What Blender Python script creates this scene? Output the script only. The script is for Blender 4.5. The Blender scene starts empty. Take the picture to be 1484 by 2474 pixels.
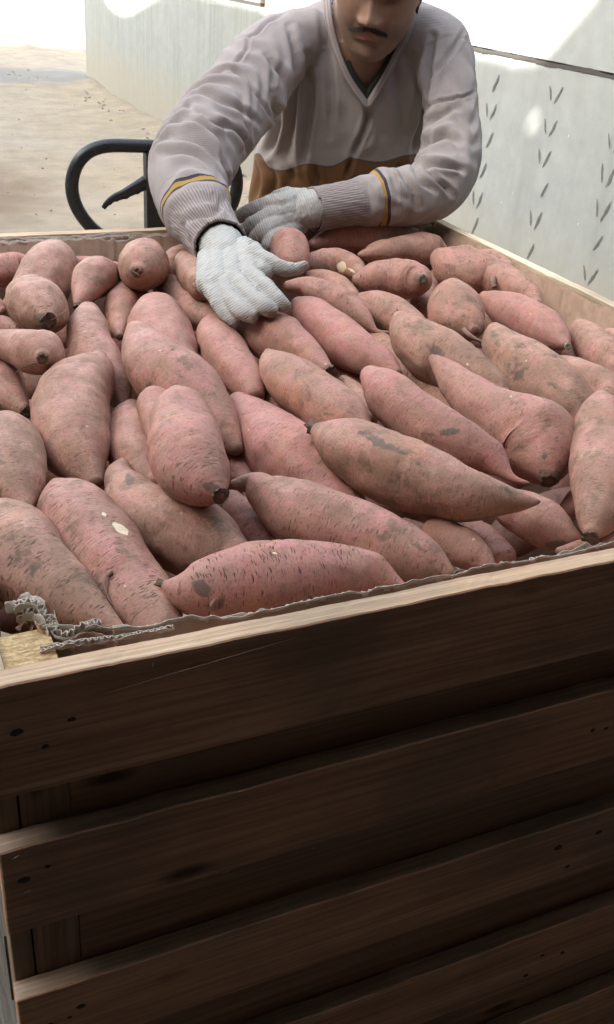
import bpy, math, random
import numpy as np
from mathutils import Vector, Matrix
from math import sin, cos, pi, radians

random.seed(7)
rng = np.random.default_rng(7)
scene = bpy.context.scene
COL = scene.collection

# ------------------------------------------------------------ camera pose
CAM = np.array([0.0, 0.0, 1.40])
F = 2408.0            # focal length in units of a 1484 x 2473 frame
PITCH, ROLL, YAW = np.radians([29.34, 4.284, 25.79])
_f = np.array([sin(YAW)*cos(PITCH), cos(YAW)*cos(PITCH), -sin(PITCH)])
_r = np.array([cos(YAW), -sin(YAW), 0.0])
_u = np.cross(_r, _f)
R2 = _r*cos(ROLL) + _u*sin(ROLL)
U2 = -_r*sin(ROLL) + _u*cos(ROLL)
cam_d = bpy.data.cameras.new('camera')
cam = bpy.data.objects.new('camera', cam_d); COL.objects.link(cam)
m = Matrix.Identity(4)
for i in range(3):
    m[i][0] = R2[i]; m[i][1] = U2[i]; m[i][2] = -_f[i]; m[i][3] = CAM[i]
cam.matrix_world = m
cam_d.sensor_fit = 'VERTICAL'; cam_d.sensor_height = 24.0
cam_d.lens = 24.0*F/2473.0
cam_d.clip_start = 0.02; cam_d.clip_end = 500
scene.camera = cam

def proj(P):
    d = np.asarray(P, float) - CAM
    z = d @ _f
    return 742 + F*(d @ R2)/z, 1236.5 - F*(d @ U2)/z, z
def ray(px, py):
    return R2*(px-742)/F - U2*(py-1236.5)/F + _f
def at(px, py, dist):
    """world point seen at a place of the photograph, dist metres along the view axis"""
    return CAM + ray(px, py)*dist
def at_y(px, py, Y):
    d = ray(px, py); return CAM + d*(Y/d[1])
def at_z(px, py, Z):
    d = ray(px, py); return CAM + d*((Z-CAM[2])/d[2])

# ------------------------------------------------------------ helpers
def tag(o, label=None, cat=None, group=None, kind=None):
    if label: o['label'] = label
    if cat: o['category'] = cat
    if group: o['group'] = group
    if kind: o['kind'] = kind
    return o
def link_mesh(name, verts, faces, mat, parent=None, smooth=True, mats=None, fmat=None):
    me = bpy.data.meshes.new(name)
    me.from_pydata([tuple(map(float, v)) for v in verts], [], [tuple(map(int, f)) for f in faces])
    for mm in (mats or [mat]): me.materials.append(mm)
    if fmat is not None: me.polygons.foreach_set('material_index', np.asarray(fmat, dtype=np.int32))
    me.polygons.foreach_set('use_smooth', [smooth]*len(me.polygons))
    me.update()
    o = bpy.data.objects.new(name, me); COL.objects.link(o)
    if parent: o.parent = parent
    return o
def empty(name, loc=(0, 0, 0)):
    o = bpy.data.objects.new(name, None); COL.objects.link(o); o.location = loc
    o.empty_display_size = .1
    return o
def setparent(o, p):
    o.parent = p
    o.matrix_parent_inverse = Matrix.Translation(-Vector(p.location))
def box_mesh(lo, hi, nx=1, ny=1, nz=1, jit=0.0, bev=0.0):
    """closed box, surface gridded so that edges can be roughened"""
    lo = np.array(lo, float); hi = np.array(hi, float); n = (nx, ny, nz)
    idx = {}; V = []; Fc = []
    def vid(i, j, k):
        key = (i, j, k)
        if key not in idx:
            p = lo + (hi-lo)*np.array([i/nx, j/ny, k/nz])
            idx[key] = len(V); V.append(p)
        return idx[key]
    for i in range(nx):
        for j in range(ny):
            Fc.append((vid(i, j, 0), vid(i, j+1, 0), vid(i+1, j+1, 0), vid(i+1, j, 0)))
            Fc.append((vid(i, j, nz), vid(i+1, j, nz), vid(i+1, j+1, nz), vid(i, j+1, nz)))
    for i in range(nx):
        for k in range(nz):
            Fc.append((vid(i, 0, k), vid(i+1, 0, k), vid(i+1, 0, k+1), vid(i, 0, k+1)))
            Fc.append((vid(i, ny, k), vid(i, ny, k+1), vid(i+1, ny, k+1), vid(i+1, ny, k)))
    for j in range(ny):
        for k in range(nz):
            Fc.append((vid(0, j, k), vid(0, j, k+1), vid(0, j+1, k+1), vid(0, j+1, k)))
            Fc.append((vid(nx, j, k), vid(nx, j+1, k), vid(nx, j+1, k+1), vid(nx, j, k+1)))
    V = np.array(V)
    if jit:
        ph = rng.uniform(0, 10, 6)
        for a in range(3):
            b, c = (a+1) % 3, (a+2) % 3
            w = np.sin(V[:, b]*31+ph[a])*np.sin(V[:, b]*83+ph[a+3]*2+V[:, c]*40)*.6 + rng.normal(size=len(V))*.35
            V[:, a] += jit*w
    return V, Fc
def slab(name, lo, hi, mat, parent=None, nx=1, ny=1, nz=1, jit=0.0, bev=.0015, smooth=False):
    V, Fc = box_mesh(lo, hi, nx, ny, nz, jit)
    o = link_mesh(name, V, Fc, mat, None, smooth)
    if parent: setparent(o, parent)
    if bev:
        b = o.modifiers.new('bevel', 'BEVEL'); b.width = bev; b.segments = 2; b.limit_method = 'ANGLE'; b.angle_limit = radians(50)
    return o
def crv(pts, n):
    p = np.array(pts, float); k = len(p); out = []
    for s in np.linspace(0, k-1, n):
        i = min(int(s), k-2); t = s-i
        a, b, c, d = p[max(i-1, 0)], p[i], p[i+1], p[min(i+2, k-1)]
        if i == 0: a = 2*b-c
        if i == k-2: d = 2*c-b
        out.append(.5*((2*b)+(-a+c)*t+(2*a-5*b+4*c-d)*t*t+(-a+3*b-3*c+d)*t**3))
    return np.array(out)
def frames(C, up=(0, 0, 1)):
    C = np.asarray(C); T = np.gradient(C, axis=0); T /= np.linalg.norm(T, axis=1)[:, None]+1e-12
    N = np.zeros_like(C); u = np.array(up, float)
    v = u - T[0]*(u @ T[0])
    if np.linalg.norm(v) < 1e-3: v = np.array([1., 0, 0]) - T[0]*T[0][0]
    N[0] = v/np.linalg.norm(v)
    for i in range(1, len(C)):
        v = N[i-1] - T[i]*(N[i-1] @ T[i]); N[i] = v/np.linalg.norm(v)
    return T, N, np.cross(T, N)
def tube(pts, rad, n=12, res=24, cap=True, up=(0, 0, 1)):
    """lofted round tube; rad scalar or list"""
    C = crv(pts, res) if res else np.array(pts, float)
    r = np.full(len(C), rad) if np.isscalar(rad) else np.interp(np.linspace(0, 1, len(C)), np.linspace(0, 1, len(rad)), rad)
    T, N, B = frames(C, up); V = []; Fc = []
    for i in range(len(C)):
        for j in range(n):
            a = 2*pi*j/n; V.append(C[i]+(N[i]*cos(a)+B[i]*sin(a))*r[i])
    for i in range(len(C)-1):
        for j in range(n):
            Fc.append((i*n+j, i*n+(j+1) % n, (i+1)*n+(j+1) % n, (i+1)*n+j))
    if cap:
        Fc.append(tuple(range(n-1, -1, -1))); Fc.append(tuple((len(C)-1)*n+j for j in range(n)))
    return V, Fc
def merge(*parts):
    V = []; Fc = []
    for v, f in parts:
        k = len(V); V += list(v); Fc += [tuple(i+k for i in q) for q in f]
    return V, Fc
class VN:
    """vectorised smooth value noise"""
    def __init__(s, seed): s.t = np.random.default_rng(seed).uniform(-1, 1, (32, 32, 32))
    def __call__(s, p):
        p = np.asarray(p, float); i = np.floor(p).astype(int); f = p-i; f = f*f*(3-2*f); out = 0
        for a in (0, 1):
            for b in (0, 1):
                for c in (0, 1):
                    w = (f[..., 0] if a else 1-f[..., 0])*(f[..., 1] if b else 1-f[..., 1])*(f[..., 2] if c else 1-f[..., 2])
                    out = out + w*s.t[(i[..., 0]+a) % 32, (i[..., 1]+b) % 32, (i[..., 2]+c) % 32]
        return out
vn = VN(3); vn2 = VN(11)

# ------------------------------------------------------------ material helper
class NT:
    def __init__(s, name, rough=.7, spec=.3):
        s.m = bpy.data.materials.new(name); s.m.use_nodes = True
        s.n = s.m.node_tree.nodes; s.l = s.m.node_tree.links
        s.b = s.n['Principled BSDF']; s.b.inputs['Roughness'].default_value = rough
        s.b.inputs['Specular IOR Level'].default_value = spec
    def add(s, t, **k):
        n = s.n.new(t)
        for a, v in k.items():
            if a.startswith('i_'): n.inputs[a[2:].replace('_', ' ')].default_value = v
            else: setattr(n, a, v)
        return n
    def L(s, a, b): s.l.new(a, b)
    def coord(s, kind='Object', scale=(1, 1, 1), rot=(0, 0, 0), attr=None, rand=0.0):
        if attr: src = s.add('ShaderNodeAttribute', attribute_name=attr).outputs['Vector']
        else: src = s.add('ShaderNodeTexCoord').outputs[kind]
        if rand:
            oi = s.add('ShaderNodeObjectInfo')
            mu = s.add('ShaderNodeMath', operation='MULTIPLY'); s.L(oi.outputs['Random'], mu.inputs[0]); mu.inputs[1].default_value = rand
            va = s.add('ShaderNodeVectorMath', operation='ADD'); s.L(src, va.inputs[0]); s.L(mu.outputs[0], va.inputs[1]); src = va.outputs[0]
        mp = s.add('ShaderNodeMapping'); mp.inputs['Scale'].default_value = scale; mp.inputs['Rotation'].default_value = rot
        s.L(src, mp.inputs['Vector']); return mp.outputs[0]
    def noise(s, vec, scale, detail=4, rough=.55, dist=0.0):
        n = s.add('ShaderNodeTexNoise'); n.inputs['Scale'].default_value = scale; n.inputs['Detail'].default_value = detail
        n.inputs['Roughness'].default_value = rough; n.inputs['Distortion'].default_value = dist
        s.L(vec, n.inputs['Vector']); return n.outputs['Fac']
    def ramp(s, fac, stops, interp='LINEAR'):
        r = s.add('ShaderNodeValToRGB'); r.color_ramp.interpolation = interp
        e = r.color_ramp.elements
        while len(e) < len(stops): e.new(.5)
        for k, (p, c) in enumerate(stops):
            e[k].position = p; e[k].color = (c, c, c, 1) if np.isscalar(c) else (*c, 1)
        s.L(fac, r.inputs[0]); return r.outputs[0]
    def mix(s, fac, a, b, mode='MIX'):
        x = s.add('ShaderNodeMix', data_type='RGBA', blend_type=mode)
        for v, k in ((fac, 0), (a, 6), (b, 7)):
            if hasattr(v, 'links') or hasattr(v, 'is_linked'): s.L(v, x.inputs[k])
            elif k == 0: x.inputs[0].default_value = v
            else: x.inputs[k].default_value = (*v, 1) if len(v) == 3 else v
        return x.outputs[2]
    def math(s, op, a, b=0.0):
        x = s.add('ShaderNodeMath', operation=op)
        for v, k in ((a, 0), (b, 1)):
            if hasattr(v, 'is_linked'): s.L(v, x.inputs[k])
            else: x.inputs[k].default_value = v
        return x.outputs[0]
    def bump(s, h, strength=.5, dist=.002, prev=None):
        b = s.add('ShaderNodeBump'); b.inputs['Strength'].default_value = strength; b.inputs['Distance'].default_value = dist
        s.L(h, b.inputs['Height'])
        if prev: s.L(prev, b.inputs['Normal'])
        return b.outputs[0]
    def done(s, col=None, nrm=None, rough=None):
        if col is not None:
            if hasattr(col, 'is_linked'): s.L(col, s.b.inputs['Base Color'])
            else: s.b.inputs['Base Color'].default_value = (*col, 1)
        if nrm is not None: s.L(nrm, s.b.inputs['Normal'])
        if rough is not None: s.L(rough, s.b.inputs['Roughness'])
        return s.m

def mat_wood(name, dark, light, axis='X', grey=.0):
    t = NT(name, .8, .2)
    sc = {'X': (1.2, 34, 34), 'Y': (34, 1.2, 34), 'Z': (34, 34, 1.2)}[axis]
    sc2 = {'X': (6, 260, 260), 'Y': (260, 6, 260), 'Z': (260, 260, 6)}[axis]
    v = t.coord('Object', sc, rand=13.0); v2 = t.coord('Object', sc2, rand=5.0); vo = t.coord('Object', rand=9.0)
    a = t.noise(v, 1.0, 5, .6, 1.4); b = t.noise(v2, 1.0, 3, .6); c = t.noise(vo, 6, 4)
    col = t.ramp(a, [(.3, dark), (.62, light)])
    col = t.mix(t.ramp(b, [(.40, .45), (.58, 0.0)]), col, tuple(x*.5 for x in dark))
    col = t.mix(t.ramp(c, [(.42, 0.0), (.72, .55)]), col, (.16, .13, .10))
    # knots
    vk = t.add('ShaderNodeTexVoronoi'); vk.inputs['Scale'].default_value = 1.0
    vs = t.coord('Object', {'X': (4.2, 13, 13), 'Y': (13, 4.2, 13), 'Z': (13, 13, 4.2)}[axis], rand=21.0)
    t.L(vs, vk.inputs['Vector'])
    col = t.mix(t.ramp(vk.outputs['Distance'], [(.05, .85), (.13, 0.0)]), col, (.05, .025, .015))
    h = t.math('ADD', t.math('MULTIPLY', a, .6), b)
    return t.done(col, t.bump(h, .55, .0015))

M = {}
M['wood_rim'] = mat_wood('pale_pine', (.52, .35, .22), (.70, .52, .35), 'X')
M['wood_side'] = mat_wood('pale_pine_side', (.60, .45, .29), (.84, .70, .50), 'Y')
M['wood_dark'] = mat_wood('weathered_pine', (.46, .235, .135), (.70, .40, .245), 'X')
M['wood_ledge'] = mat_wood('dusty_pine_ledge_light', (.30, .20, .13), (.46, .33, .23), 'X')  # dusty sawn plank tops, with how brightly ledges are lit put into the colour
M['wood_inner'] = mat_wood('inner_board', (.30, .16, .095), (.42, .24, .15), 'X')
M['wood_grey'] = mat_wood('greyed_pine', (.10, .09, .07), (.24, .22, .18), 'Y')
M['wood_post'] = mat_wood('post_pine', (.22, .13, .08), (.42, .28, .18), 'Z')
def mat_endgrain():
    t = NT('end_grain', .85, .15)
    v = t.coord('Object', (60, 340, 60), (0, 0, .12)); a = t.noise(v, 1.0, 4, .6, .6)
    w = t.noise(t.coord('Object', (300, 300, 300)), 1, 3)
    col = t.ramp(a, [(.35, (.36, .23, .10)), (.6, (.66, .50, .28))])
    col = t.mix(t.ramp(w, [(.4, .4), (.6, 0.)]), col, (.25, .15, .06))
    return t.done(col, t.bump(t.math('ADD', a, w), .8, .002))
M['endgrain'] = mat_endgrain()
def mat_card(name, c1, c2):
    t = NT(name, .85, .15)
    v = t.coord('Object'); a = t.noise(v, 14, 5); b = t.noise(t.coord('Object', (30, 30, 600)), 1, 2)
    col = t.mix(a, c1, c2); col = t.mix(t.ramp(t.noise(v, 60, 4), [(.45, 0.), (.75, .5)]), col, tuple(x*.6 for x in c1))
    return t.done(col, t.bump(t.math('ADD', a, t.math('MULTIPLY', b, .2)), .35, .002))
M['card'] = mat_card('brown_cardboard', (.30, .195, .135), (.40, .27, .19))
M['card_torn'] = mat_card('torn_cardboard_edge', (.46, .40, .34), (.66, .59, .50))
# ------------------------------------------------------------ world and sun
SUN_EL = radians(32)
w = bpy.data.worlds.new('World'); scene.world = w; w.use_nodes = True
bg = w.node_tree.nodes['Background']
sky = w.node_tree.nodes.new('ShaderNodeTexSky'); sky.sky_type = 'NISHITA'; sky.sun_disc = False
sky.sun_elevation = SUN_EL; sky.sun_rotation = radians(-90); sky.air_density = 1.2; sky.dust_density = 3.5; sky.ozone_density = .8
tint = w.node_tree.nodes.new('ShaderNodeMix'); tint.data_type = 'RGBA'; tint.blend_type = 'MULTIPLY'; tint.inputs[0].default_value = 1; tint.inputs[7].default_value = (1.01, 1.0, .975, 1)
hsv = w.node_tree.nodes.new('ShaderNodeHueSaturation'); hsv.inputs['Saturation'].default_value = .5
w.node_tree.links.new(sky.outputs[0], hsv.inputs['Color']); w.node_tree.links.new(hsv.outputs[0], tint.inputs[6])
w.node_tree.links.new(tint.outputs[2], bg.inputs[0]); bg.inputs[1].default_value = .15
sd = bpy.data.lights.new('sun', 'SUN'); sd.energy = 3.4; sd.angle = radians(.5); sd.color = (1, .95, .88)
so = bpy.data.objects.new('sun', sd); COL.objects.link(so)
SUN_DIR = Vector((-cos(SUN_EL), 0, sin(SUN_EL)))
so.rotation_euler = SUN_DIR.to_track_quat('Z', 'Y').to_euler(); so.location = (-10, 3, 12)
scene.view_settings.view_transform = 'Standard'; scene.view_settings.look = 'None'
scene.view_settings.exposure = EXPO = 2.85; scene.view_settings.gamma = 1

# ------------------------------------------------------------ ground
def mat_ground():
    t = NT('packed_dirt', .95, .1)
    v = t.coord('Object')
    big = t.noise(v, .7, 5, .6, .5); mid = t.noise(v, 4.5, 6, .65); fine = t.noise(v, 60, 5, .7)
    col = t.ramp(mid, [(.3, (.205, .180, .140)), (.55, (.270, .232, .176)), (.8, (.315, .275, .215))])
    col = t.mix(t.ramp(big, [(.48, 0.), (.72, .55)]), col, (.29, .27, .24))
    col = t.mix(t.ramp(fine, [(.55, 0.), (.75, .4)]), col, (.20, .155, .11))
    st = t.noise(t.coord('Object', (3.0, .8, 1), (0, 0, .5)), 1.3, 4, .6, 1.0)
    col = t.mix(t.ramp(st, [(.56, 0.), (.68, .35)]), col, (.245, .19, .135))
    # damp patch of darker soil
    g = t.add('ShaderNodeTexGradient', gradient_type='SPHERICAL')
    mp = t.add('ShaderNodeMapping', vector_type='TEXTURE'); mp.inputs['Location'].default_value = (.92, 6.9, 0); mp.inputs['Scale'].default_value = (.75, 1.2, 1)
    nz = t.add('ShaderNodeTexNoise'); nz.inputs['Scale'].default_value = 3.0; t.L(v, nz.inputs['Vector'])
    vm = t.add('ShaderNodeVectorMath', operation='MULTIPLY_ADD'); t.L(nz.outputs['Color'], vm.inputs[0]); vm.inputs[1].default_value = (.7, .7, 0); t.L(v, vm.inputs[2])
    t.L(vm.outputs[0], mp.inputs['Vector']); t.L(mp.outputs[0], g.inputs['Vector'])
    col = t.mix(t.ramp(g.outputs['Fac'], [(.03, 0.), (.45, .75)]), col, (.16, .12, .085))
    g2 = t.add('ShaderNodeTexGradient', gradient_type='SPHERICAL')
    mp2 = t.add('ShaderNodeMapping', vector_type='TEXTURE'); mp2.inputs['Location'].default_value = (2.4, 12.3, 0); mp2.inputs['Scale'].default_value = (1.3, .9, 1)
    t.L(vm.outputs[0], mp2.inputs['Vector']); t.L(mp2.outputs[0], g2.inputs['Vector'])
    col = t.mix(t.ramp(g2.outputs['Fac'], [(.05, 0.), (.45, .8)]), col, (.16, .16, .155))
    vr = t.add('ShaderNodeTexVoronoi'); vr.inputs['Scale'].default_value = 26; t.L(v, vr.inputs['Vector'])
    peb = t.ramp(vr.outputs['Distance'], [(.06, 1.), (.16, 0.)])
    msk = t.ramp(t.noise(v, 9, 3), [(.56, 0.), (.64, 1.)])
    peb = t.math('MULTIPLY', peb, msk)
    col = t.mix(t.math('MULTIPLY', peb, .6), col, (.25, .21, .17))
    h = t.math('ADD', t.math('ADD', t.math('MULTIPLY', mid, 1.0), t.math('MULTIPLY', fine, .3)), t.math('MULTIPLY', peb, .4))
    return t.done(col, t.bump(h, .8, .03))
M['ground'] = mat_ground()
xs = np.concatenate([np.linspace(-60, -3, 10), np.linspace(-2.5, 4, 66), np.linspace(5, 60, 8)])
ys = np.concatenate([np.linspace(-20, 1.5, 8), np.linspace(1.8, 20, 150), np.linspace(22, 160, 16)])
V = []; nyy = len(ys)
for x in xs:
    for y in ys:
        z = 0
        if -3 < x < 4 and 1.8 < y < 22:
            p = np.array([x*1.3, y*1.3, 0.3]); z = .018*vn(p)+.008*vn(p*3.7)
            e = min(1, max(0, (x-2.05)/.5)) if x < 2.6 else 1
            z += .05*e*e*(.5+.5*vn2(np.array([x*3, y*2.2, 1.0])))*(1 if x < 2.7 else 0)
            z += .03*math.exp(-((y-11.3)/.5)**2)*(x > .6)
        V.append((x, y, z))
Fc = [(i*nyy+j, (i+1)*nyy+j, (i+1)*nyy+j+1, i*nyy+j+1) for i in range(len(xs)-1) for j in range(nyy-1)]
g = link_mesh('ground', V, Fc, M['ground']); g['kind'] = 'structure'

# grey gravelly spill by the end of the wall, small stones
def mat_plain(name, col, rough=.8, spec=.2, ns=20, amt=.25, bump=.3, bd=.003):
    t = NT(name, rough, spec); v = t.coord('Object'); a = t.noise(v, ns, 5)
    c = t.mix(a, tuple(x*(1-amt) for x in col), tuple(min(1, x*(1+amt)) for x in col))
    return t.done(c, t.bump(a, bump, bd))
M['stone'] = mat_plain('pale_stone', (.25, .22, .175), ns=30)
def stones(n, area, smin, smax):
    V = []; Fc = []
    import bmesh
    for k in range(n):
        x, y = area()
        s = random.uniform(smin, smax)
        b = bmesh.new(); bmesh.ops.create_icosphere(b, subdivisions=2, radius=s)
        k0 = len(V); ph = random.uniform(0, 9); ang = random.uniform(0, 6.28)
        for v in b.verts:
            c = v.co*(1+.25*float(vn(np.array(v.co)/s*1.4+ph)))
            V.append((x+c.x*cos(ang)-c.y*sin(ang)*.7, y+c.x*sin(ang)+c.y*cos(ang)*.7, s*.25+c.z*.6+.01))
        Fc += [tuple(v.index+k0 for v in f.verts) for f in b.faces]; b.free()
    return V, Fc
def ar():
    y = random.uniform(4.5, 11.5); return 2.56-abs(random.gauss(0, .16)), y
def ar2():
    return random.uniform(-.5, 2.3), random.uniform(3.5, 14)
def ar3():
    return 2.3-abs(random.gauss(0, .45)), 11.6+random.gauss(0, .35)
Vs, Fs = merge(stones(230, ar, .005, .020), stones(90, ar2, .004, .010), stones(140, ar3, .006, .022))
o = link_mesh('rubble', Vs, Fs, M['stone'])
tag(o, 'small stones and crumbs of dirt scattered along the foot of the concrete wall', 'rubble', kind='stuff')

# ------------------------------------------------------------ concrete walls
def mat_concrete(name, boards=False, gain=1.0):
    t = NT(name, .85, .25)
    v = t.coord('Object')
    big = t.noise(v, 1.8, 5, .6); mid = t.noise(v, 11, 6, .7)
    stk = t.noise(t.coord('Object', (1, 9 if not boards else 24, .55)), 1.0, 4, .6, .3)
    stk2 = t.noise(t.coord('Object', (1, 2.6, .25)), 1.0, 3, .6)
    col = t.ramp(mid, [(.3, (.245, .260, .248)), (.7, (.30, .316, .303))])
    col = t.mix(t.ramp(stk, [(.50, 0.), (.68, .75 if boards else .32)]), col, (.20, .212, .198))
    col = t.mix(t.ramp(stk2, [(.50, 0.), (.60, .34)]), col, (.222, .228, .212))
    col = t.mix(t.ramp(big, [(.5, 0.), (.75, .35)]), col, (.26, .255, .22))
    sp = t.add('ShaderNodeTexVoronoi'); sp.inputs['Scale'].default_value = 34; t.L(v, sp.inputs['Vector'])
    pits = t.ramp(sp.outputs['Distance'], [(.05, 1.), (.12, 0.)])
    msk = t.ramp(t.noise(v, 5, 3), [(.5, 0.), (.6, 1.)])
    pits = t.math('MULTIPLY', pits, msk)
    col = t.mix(t.math('MULTIPLY', pits, .45), col, (.30, .30, .28))
    sp2 = t.add('ShaderNodeTexVoronoi'); sp2.inputs['Scale'].default_value = 15; t.L(t.coord('Object', (1, 1, .6), rand=3.), sp2.inputs['Vector'])
    col = t.mix(t.ramp(sp2.outputs['Distance'], [(.035, .8), (.06, 0.)]), col, (.46, .47, .455))
    # short dark pockmarks stretched vertically
    pk = t.add('ShaderNodeTexVoronoi'); pk.inputs['Scale'].default_value = 1.0; t.L(t.coord('Object', (9, 19, 5.5)), pk.inputs['Vector'])
    if boards:
        col = t.mix(t.ramp(pk.outputs['Distance'], [(.10, .75), (.17, 0.)]), col, (.30, .30, .27))
    # dust rising from the ground
    sep = t.add('ShaderNodeSeparateXYZ'); t.L(v, sep.inputs[0])
    dz = t.math('ADD', sep.outputs['Z'], t.math('MULTIPLY', t.noise(t.coord('Object', (1, 3, 1)), 2, 4), -.35))
    col = t.mix(t.ramp(dz, [(.0, .75), (.35, 0.)]), col, (.31, .28, .22))
    if gain != 1.0: col = t.mix(1.0, col, (gain, gain*1.01, gain), 'MULTIPLY')
    h = t.math('ADD', t.math('MULTIPLY', stk, .8 if boards else .4), t.math('MULTIPLY', mid, .4))
    return t.done(col, t.bump(h, .5, .006))
M['conc'] = mat_concrete('cast_concrete'); M['concb'] = mat_concrete('board_marked_concrete', True, .86)
M['joint'] = mat_plain('dark_joint', (.06, .055, .05), ns=60)
M['groove'] = mat_plain('groove_mortar', (.125, .125, .115), ns=80, bump=.6)

# near wall with rows of V-shaped gouges
WX = 2.60
nw = empty('concrete_wall', (WX, 2.5, 0))
def fcurve(y): return 0.0
def wall_panel(name, y0, y1, z0, z1, mat, par, x=WX, holes=()):
    ny, nz = int((y1-y0)/.012), int((z1-z0)/.012)
    ny = min(ny, 700); nz = max(nz, 2)
    Y = np.linspace(y0, y1, ny+1); Z = np.linspace(z0, z1, nz+1)
    YY, ZZ = np.meshgrid(Y, Z, indexing='ij')
    D = .002*vn(np.stack([YY*2, ZZ*2, YY*0], -1))
    for (ya, za, yb, zb, wd, dp) in holes:
        d = np.array([yb-ya, zb-za]); L2 = d @ d
        tt = ((YY-ya)*d[0]+(ZZ-za)*d[1])/L2; tc = np.clip(tt, 0, 1)
        dist = np.hypot(YY-(ya+tc*d[0]), ZZ-(za+tc*d[1]))
        wv = wd*np.sin(pi*np.clip(tc, .05, .95))**.5
        D += dp*np.exp(-(dist/wv)**2*1.6)*(dist < .08)
    V = [(x+float(D[i, j]), Y[i], Z[j]) for i in range(ny+1) for j in range(nz+1)]
    nf = len(V); n1 = nz+1
    Fc = [(i*n1+j, i*n1+j+1, (i+1)*n1+j+1, (i+1)*n1+j) for i in range(ny) for j in range(nz)]
    bk = [(x+.2, y0, z0), (x+.2, y1, z0), (x+.2, y1, z1), (x+.2, y0, z1)]
    V += bk; c = [0, ny*n1, ny*n1+nz, nz]
    Fc.append((nf, nf+1, nf+2, nf+3))
    for a in range(4):
        b = (a+1) % 4; Fc.append((c[a], c[b], nf+b, nf+a))
    o = link_mesh(name, V, Fc, mat, None, True); setparent(o, par)
    return o, D, Y, Z
GR = []
random.seed(21)
for yc in (2.62, 3.02, 3.42, 3.86, 4.3, 4.75, 5.2):
    zz = 1.0 - random.uniform(0, .05)
    while zz > .1:
        j = random.uniform(-.012, .012)
        L = random.uniform(.055, .082)
        # right-hand leg long, left-hand leg shorter: an uneven V
        GR.append((yc-.030+j, zz+L*.55, yc+.004+j, zz-L*.55, .0052, .005))
        if random.random() < .8:
            GR.append((yc+.050+j, zz+L*.45, yc+.030+j, zz-L*.4, .0040, .004))
        zz -= random.uniform(.11, .13)
lower, D, Yg, Zg = wall_panel('lower_slab', -2.0, 5.95, 0.0, 1.066, M['conc'], nw)
# the gouges as recessed dark strokes laid 1 mm proud of the skim coat
V = []; Fc = []
for (ya, za, yb, zb, wd, dp) in GR:
    if ya < 2.3: continue
    n = 9; k0 = len(V)
    for i in range(n):
        t_ = i/(n-1); y = ya+(yb-ya)*t_; z = za+(zb-za)*t_
        wv = wd*(.25+.9*sin(pi*t_)**.7)*(1+.35*float(vn(np.array([y*90, z*90, 0]))))
        off = float(vn(np.array([y*40, z*40, 3.])))*.003
        V.append((WX-.0032, y-wv+off, z)); V.append((WX-.0016-.0022, y+wv+off, z))
        if i: Fc.append((k0+2*i-2, k0+2*i-1, k0+2*i+1, k0+2*i))
go = link_mesh('gouges', V, Fc, M['groove']); setparent(go, nw)
up_, *_ = wall_panel('upper_slab', -2.0, 5.95, 1.086, 2.5, M['conc'], nw)
jt = slab('joint', (WX+.012, -2.0, 1.0655), (WX+.19, 5.95, 1.0865), M['joint'], nw, bev=0)
Vj, Fj = [], []
ysj = np.linspace(1.5, 5.95, 300)
for i, y in enumerate(ysj):
    a = .004*float(vn(np.array([y*14, 0, 0])))+.0025*float(vn(np.array([y*70, 0, 5])))
    b = .004*float(vn(np.array([y*14, 9, 0])))+.0025*float(vn(np.array([y*70, 9, 5])))
    Vj += [(WX-.0035, y, 1.067+a), (WX-.0035, y, 1.083+b)]
    if i: Fj.append((2*i-2, 2*i-1, 2*i+1, 2*i))
oj = link_mesh('joint_mortar', Vj, Fj, M['joint']); setparent(oj, nw)
tag(nw, 'grey concrete wall on the right with rows of V shaped gouges and a dark horizontal joint', 'wall')

fw = empty('concrete_wall', (WX, 9, 0))
lf, *_ = wall_panel('lower_slab', 6.62, 11.65, 0.0, 1.066, M['concb'], fw)
uf, *_ = wall_panel('upper_slab', 6.62, 11.65, 1.086, 2.5, M['concb'], fw)
slab('joint', (WX+.004, 6.62, 1.0655), (WX+.19, 11.65, 1.0865), M['joint'], fw, bev=0)
tag(fw, 'pale board-marked concrete wall with vertical streaks receding behind the man\'s arm', 'wall')

def mat_brick():
    t = NT('orange_brick', .9, .15)
    br = t.add('ShaderNodeTexBrick'); br.inputs['Scale'].default_value = 4.2
    br.inputs['Color1'].default_value = (.66, .38, .22, 1); br.inputs['Color2'].default_value = (.72, .43, .27, 1); br.inputs['Mortar'].default_value = (.62, .42, .28, 1)
    br.inputs['Mortar Size'].default_value = .012
    t.L(t.coord('Object', (1, 1, 1), (0, radians(90), 0)), br.inputs['Vector'])
    return t.done(br.outputs['Color'], t.bump(br.outputs['Fac'], .3, .004))
M['brick'] = mat_brick()
pier = slab('brick_pier', (WX+.03, 5.96, 0), (WX+.25, 6.61, 2.5), M['brick'])
tag(pier, 'orange brick pier filling the gap between the two concrete walls', 'pier')

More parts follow.
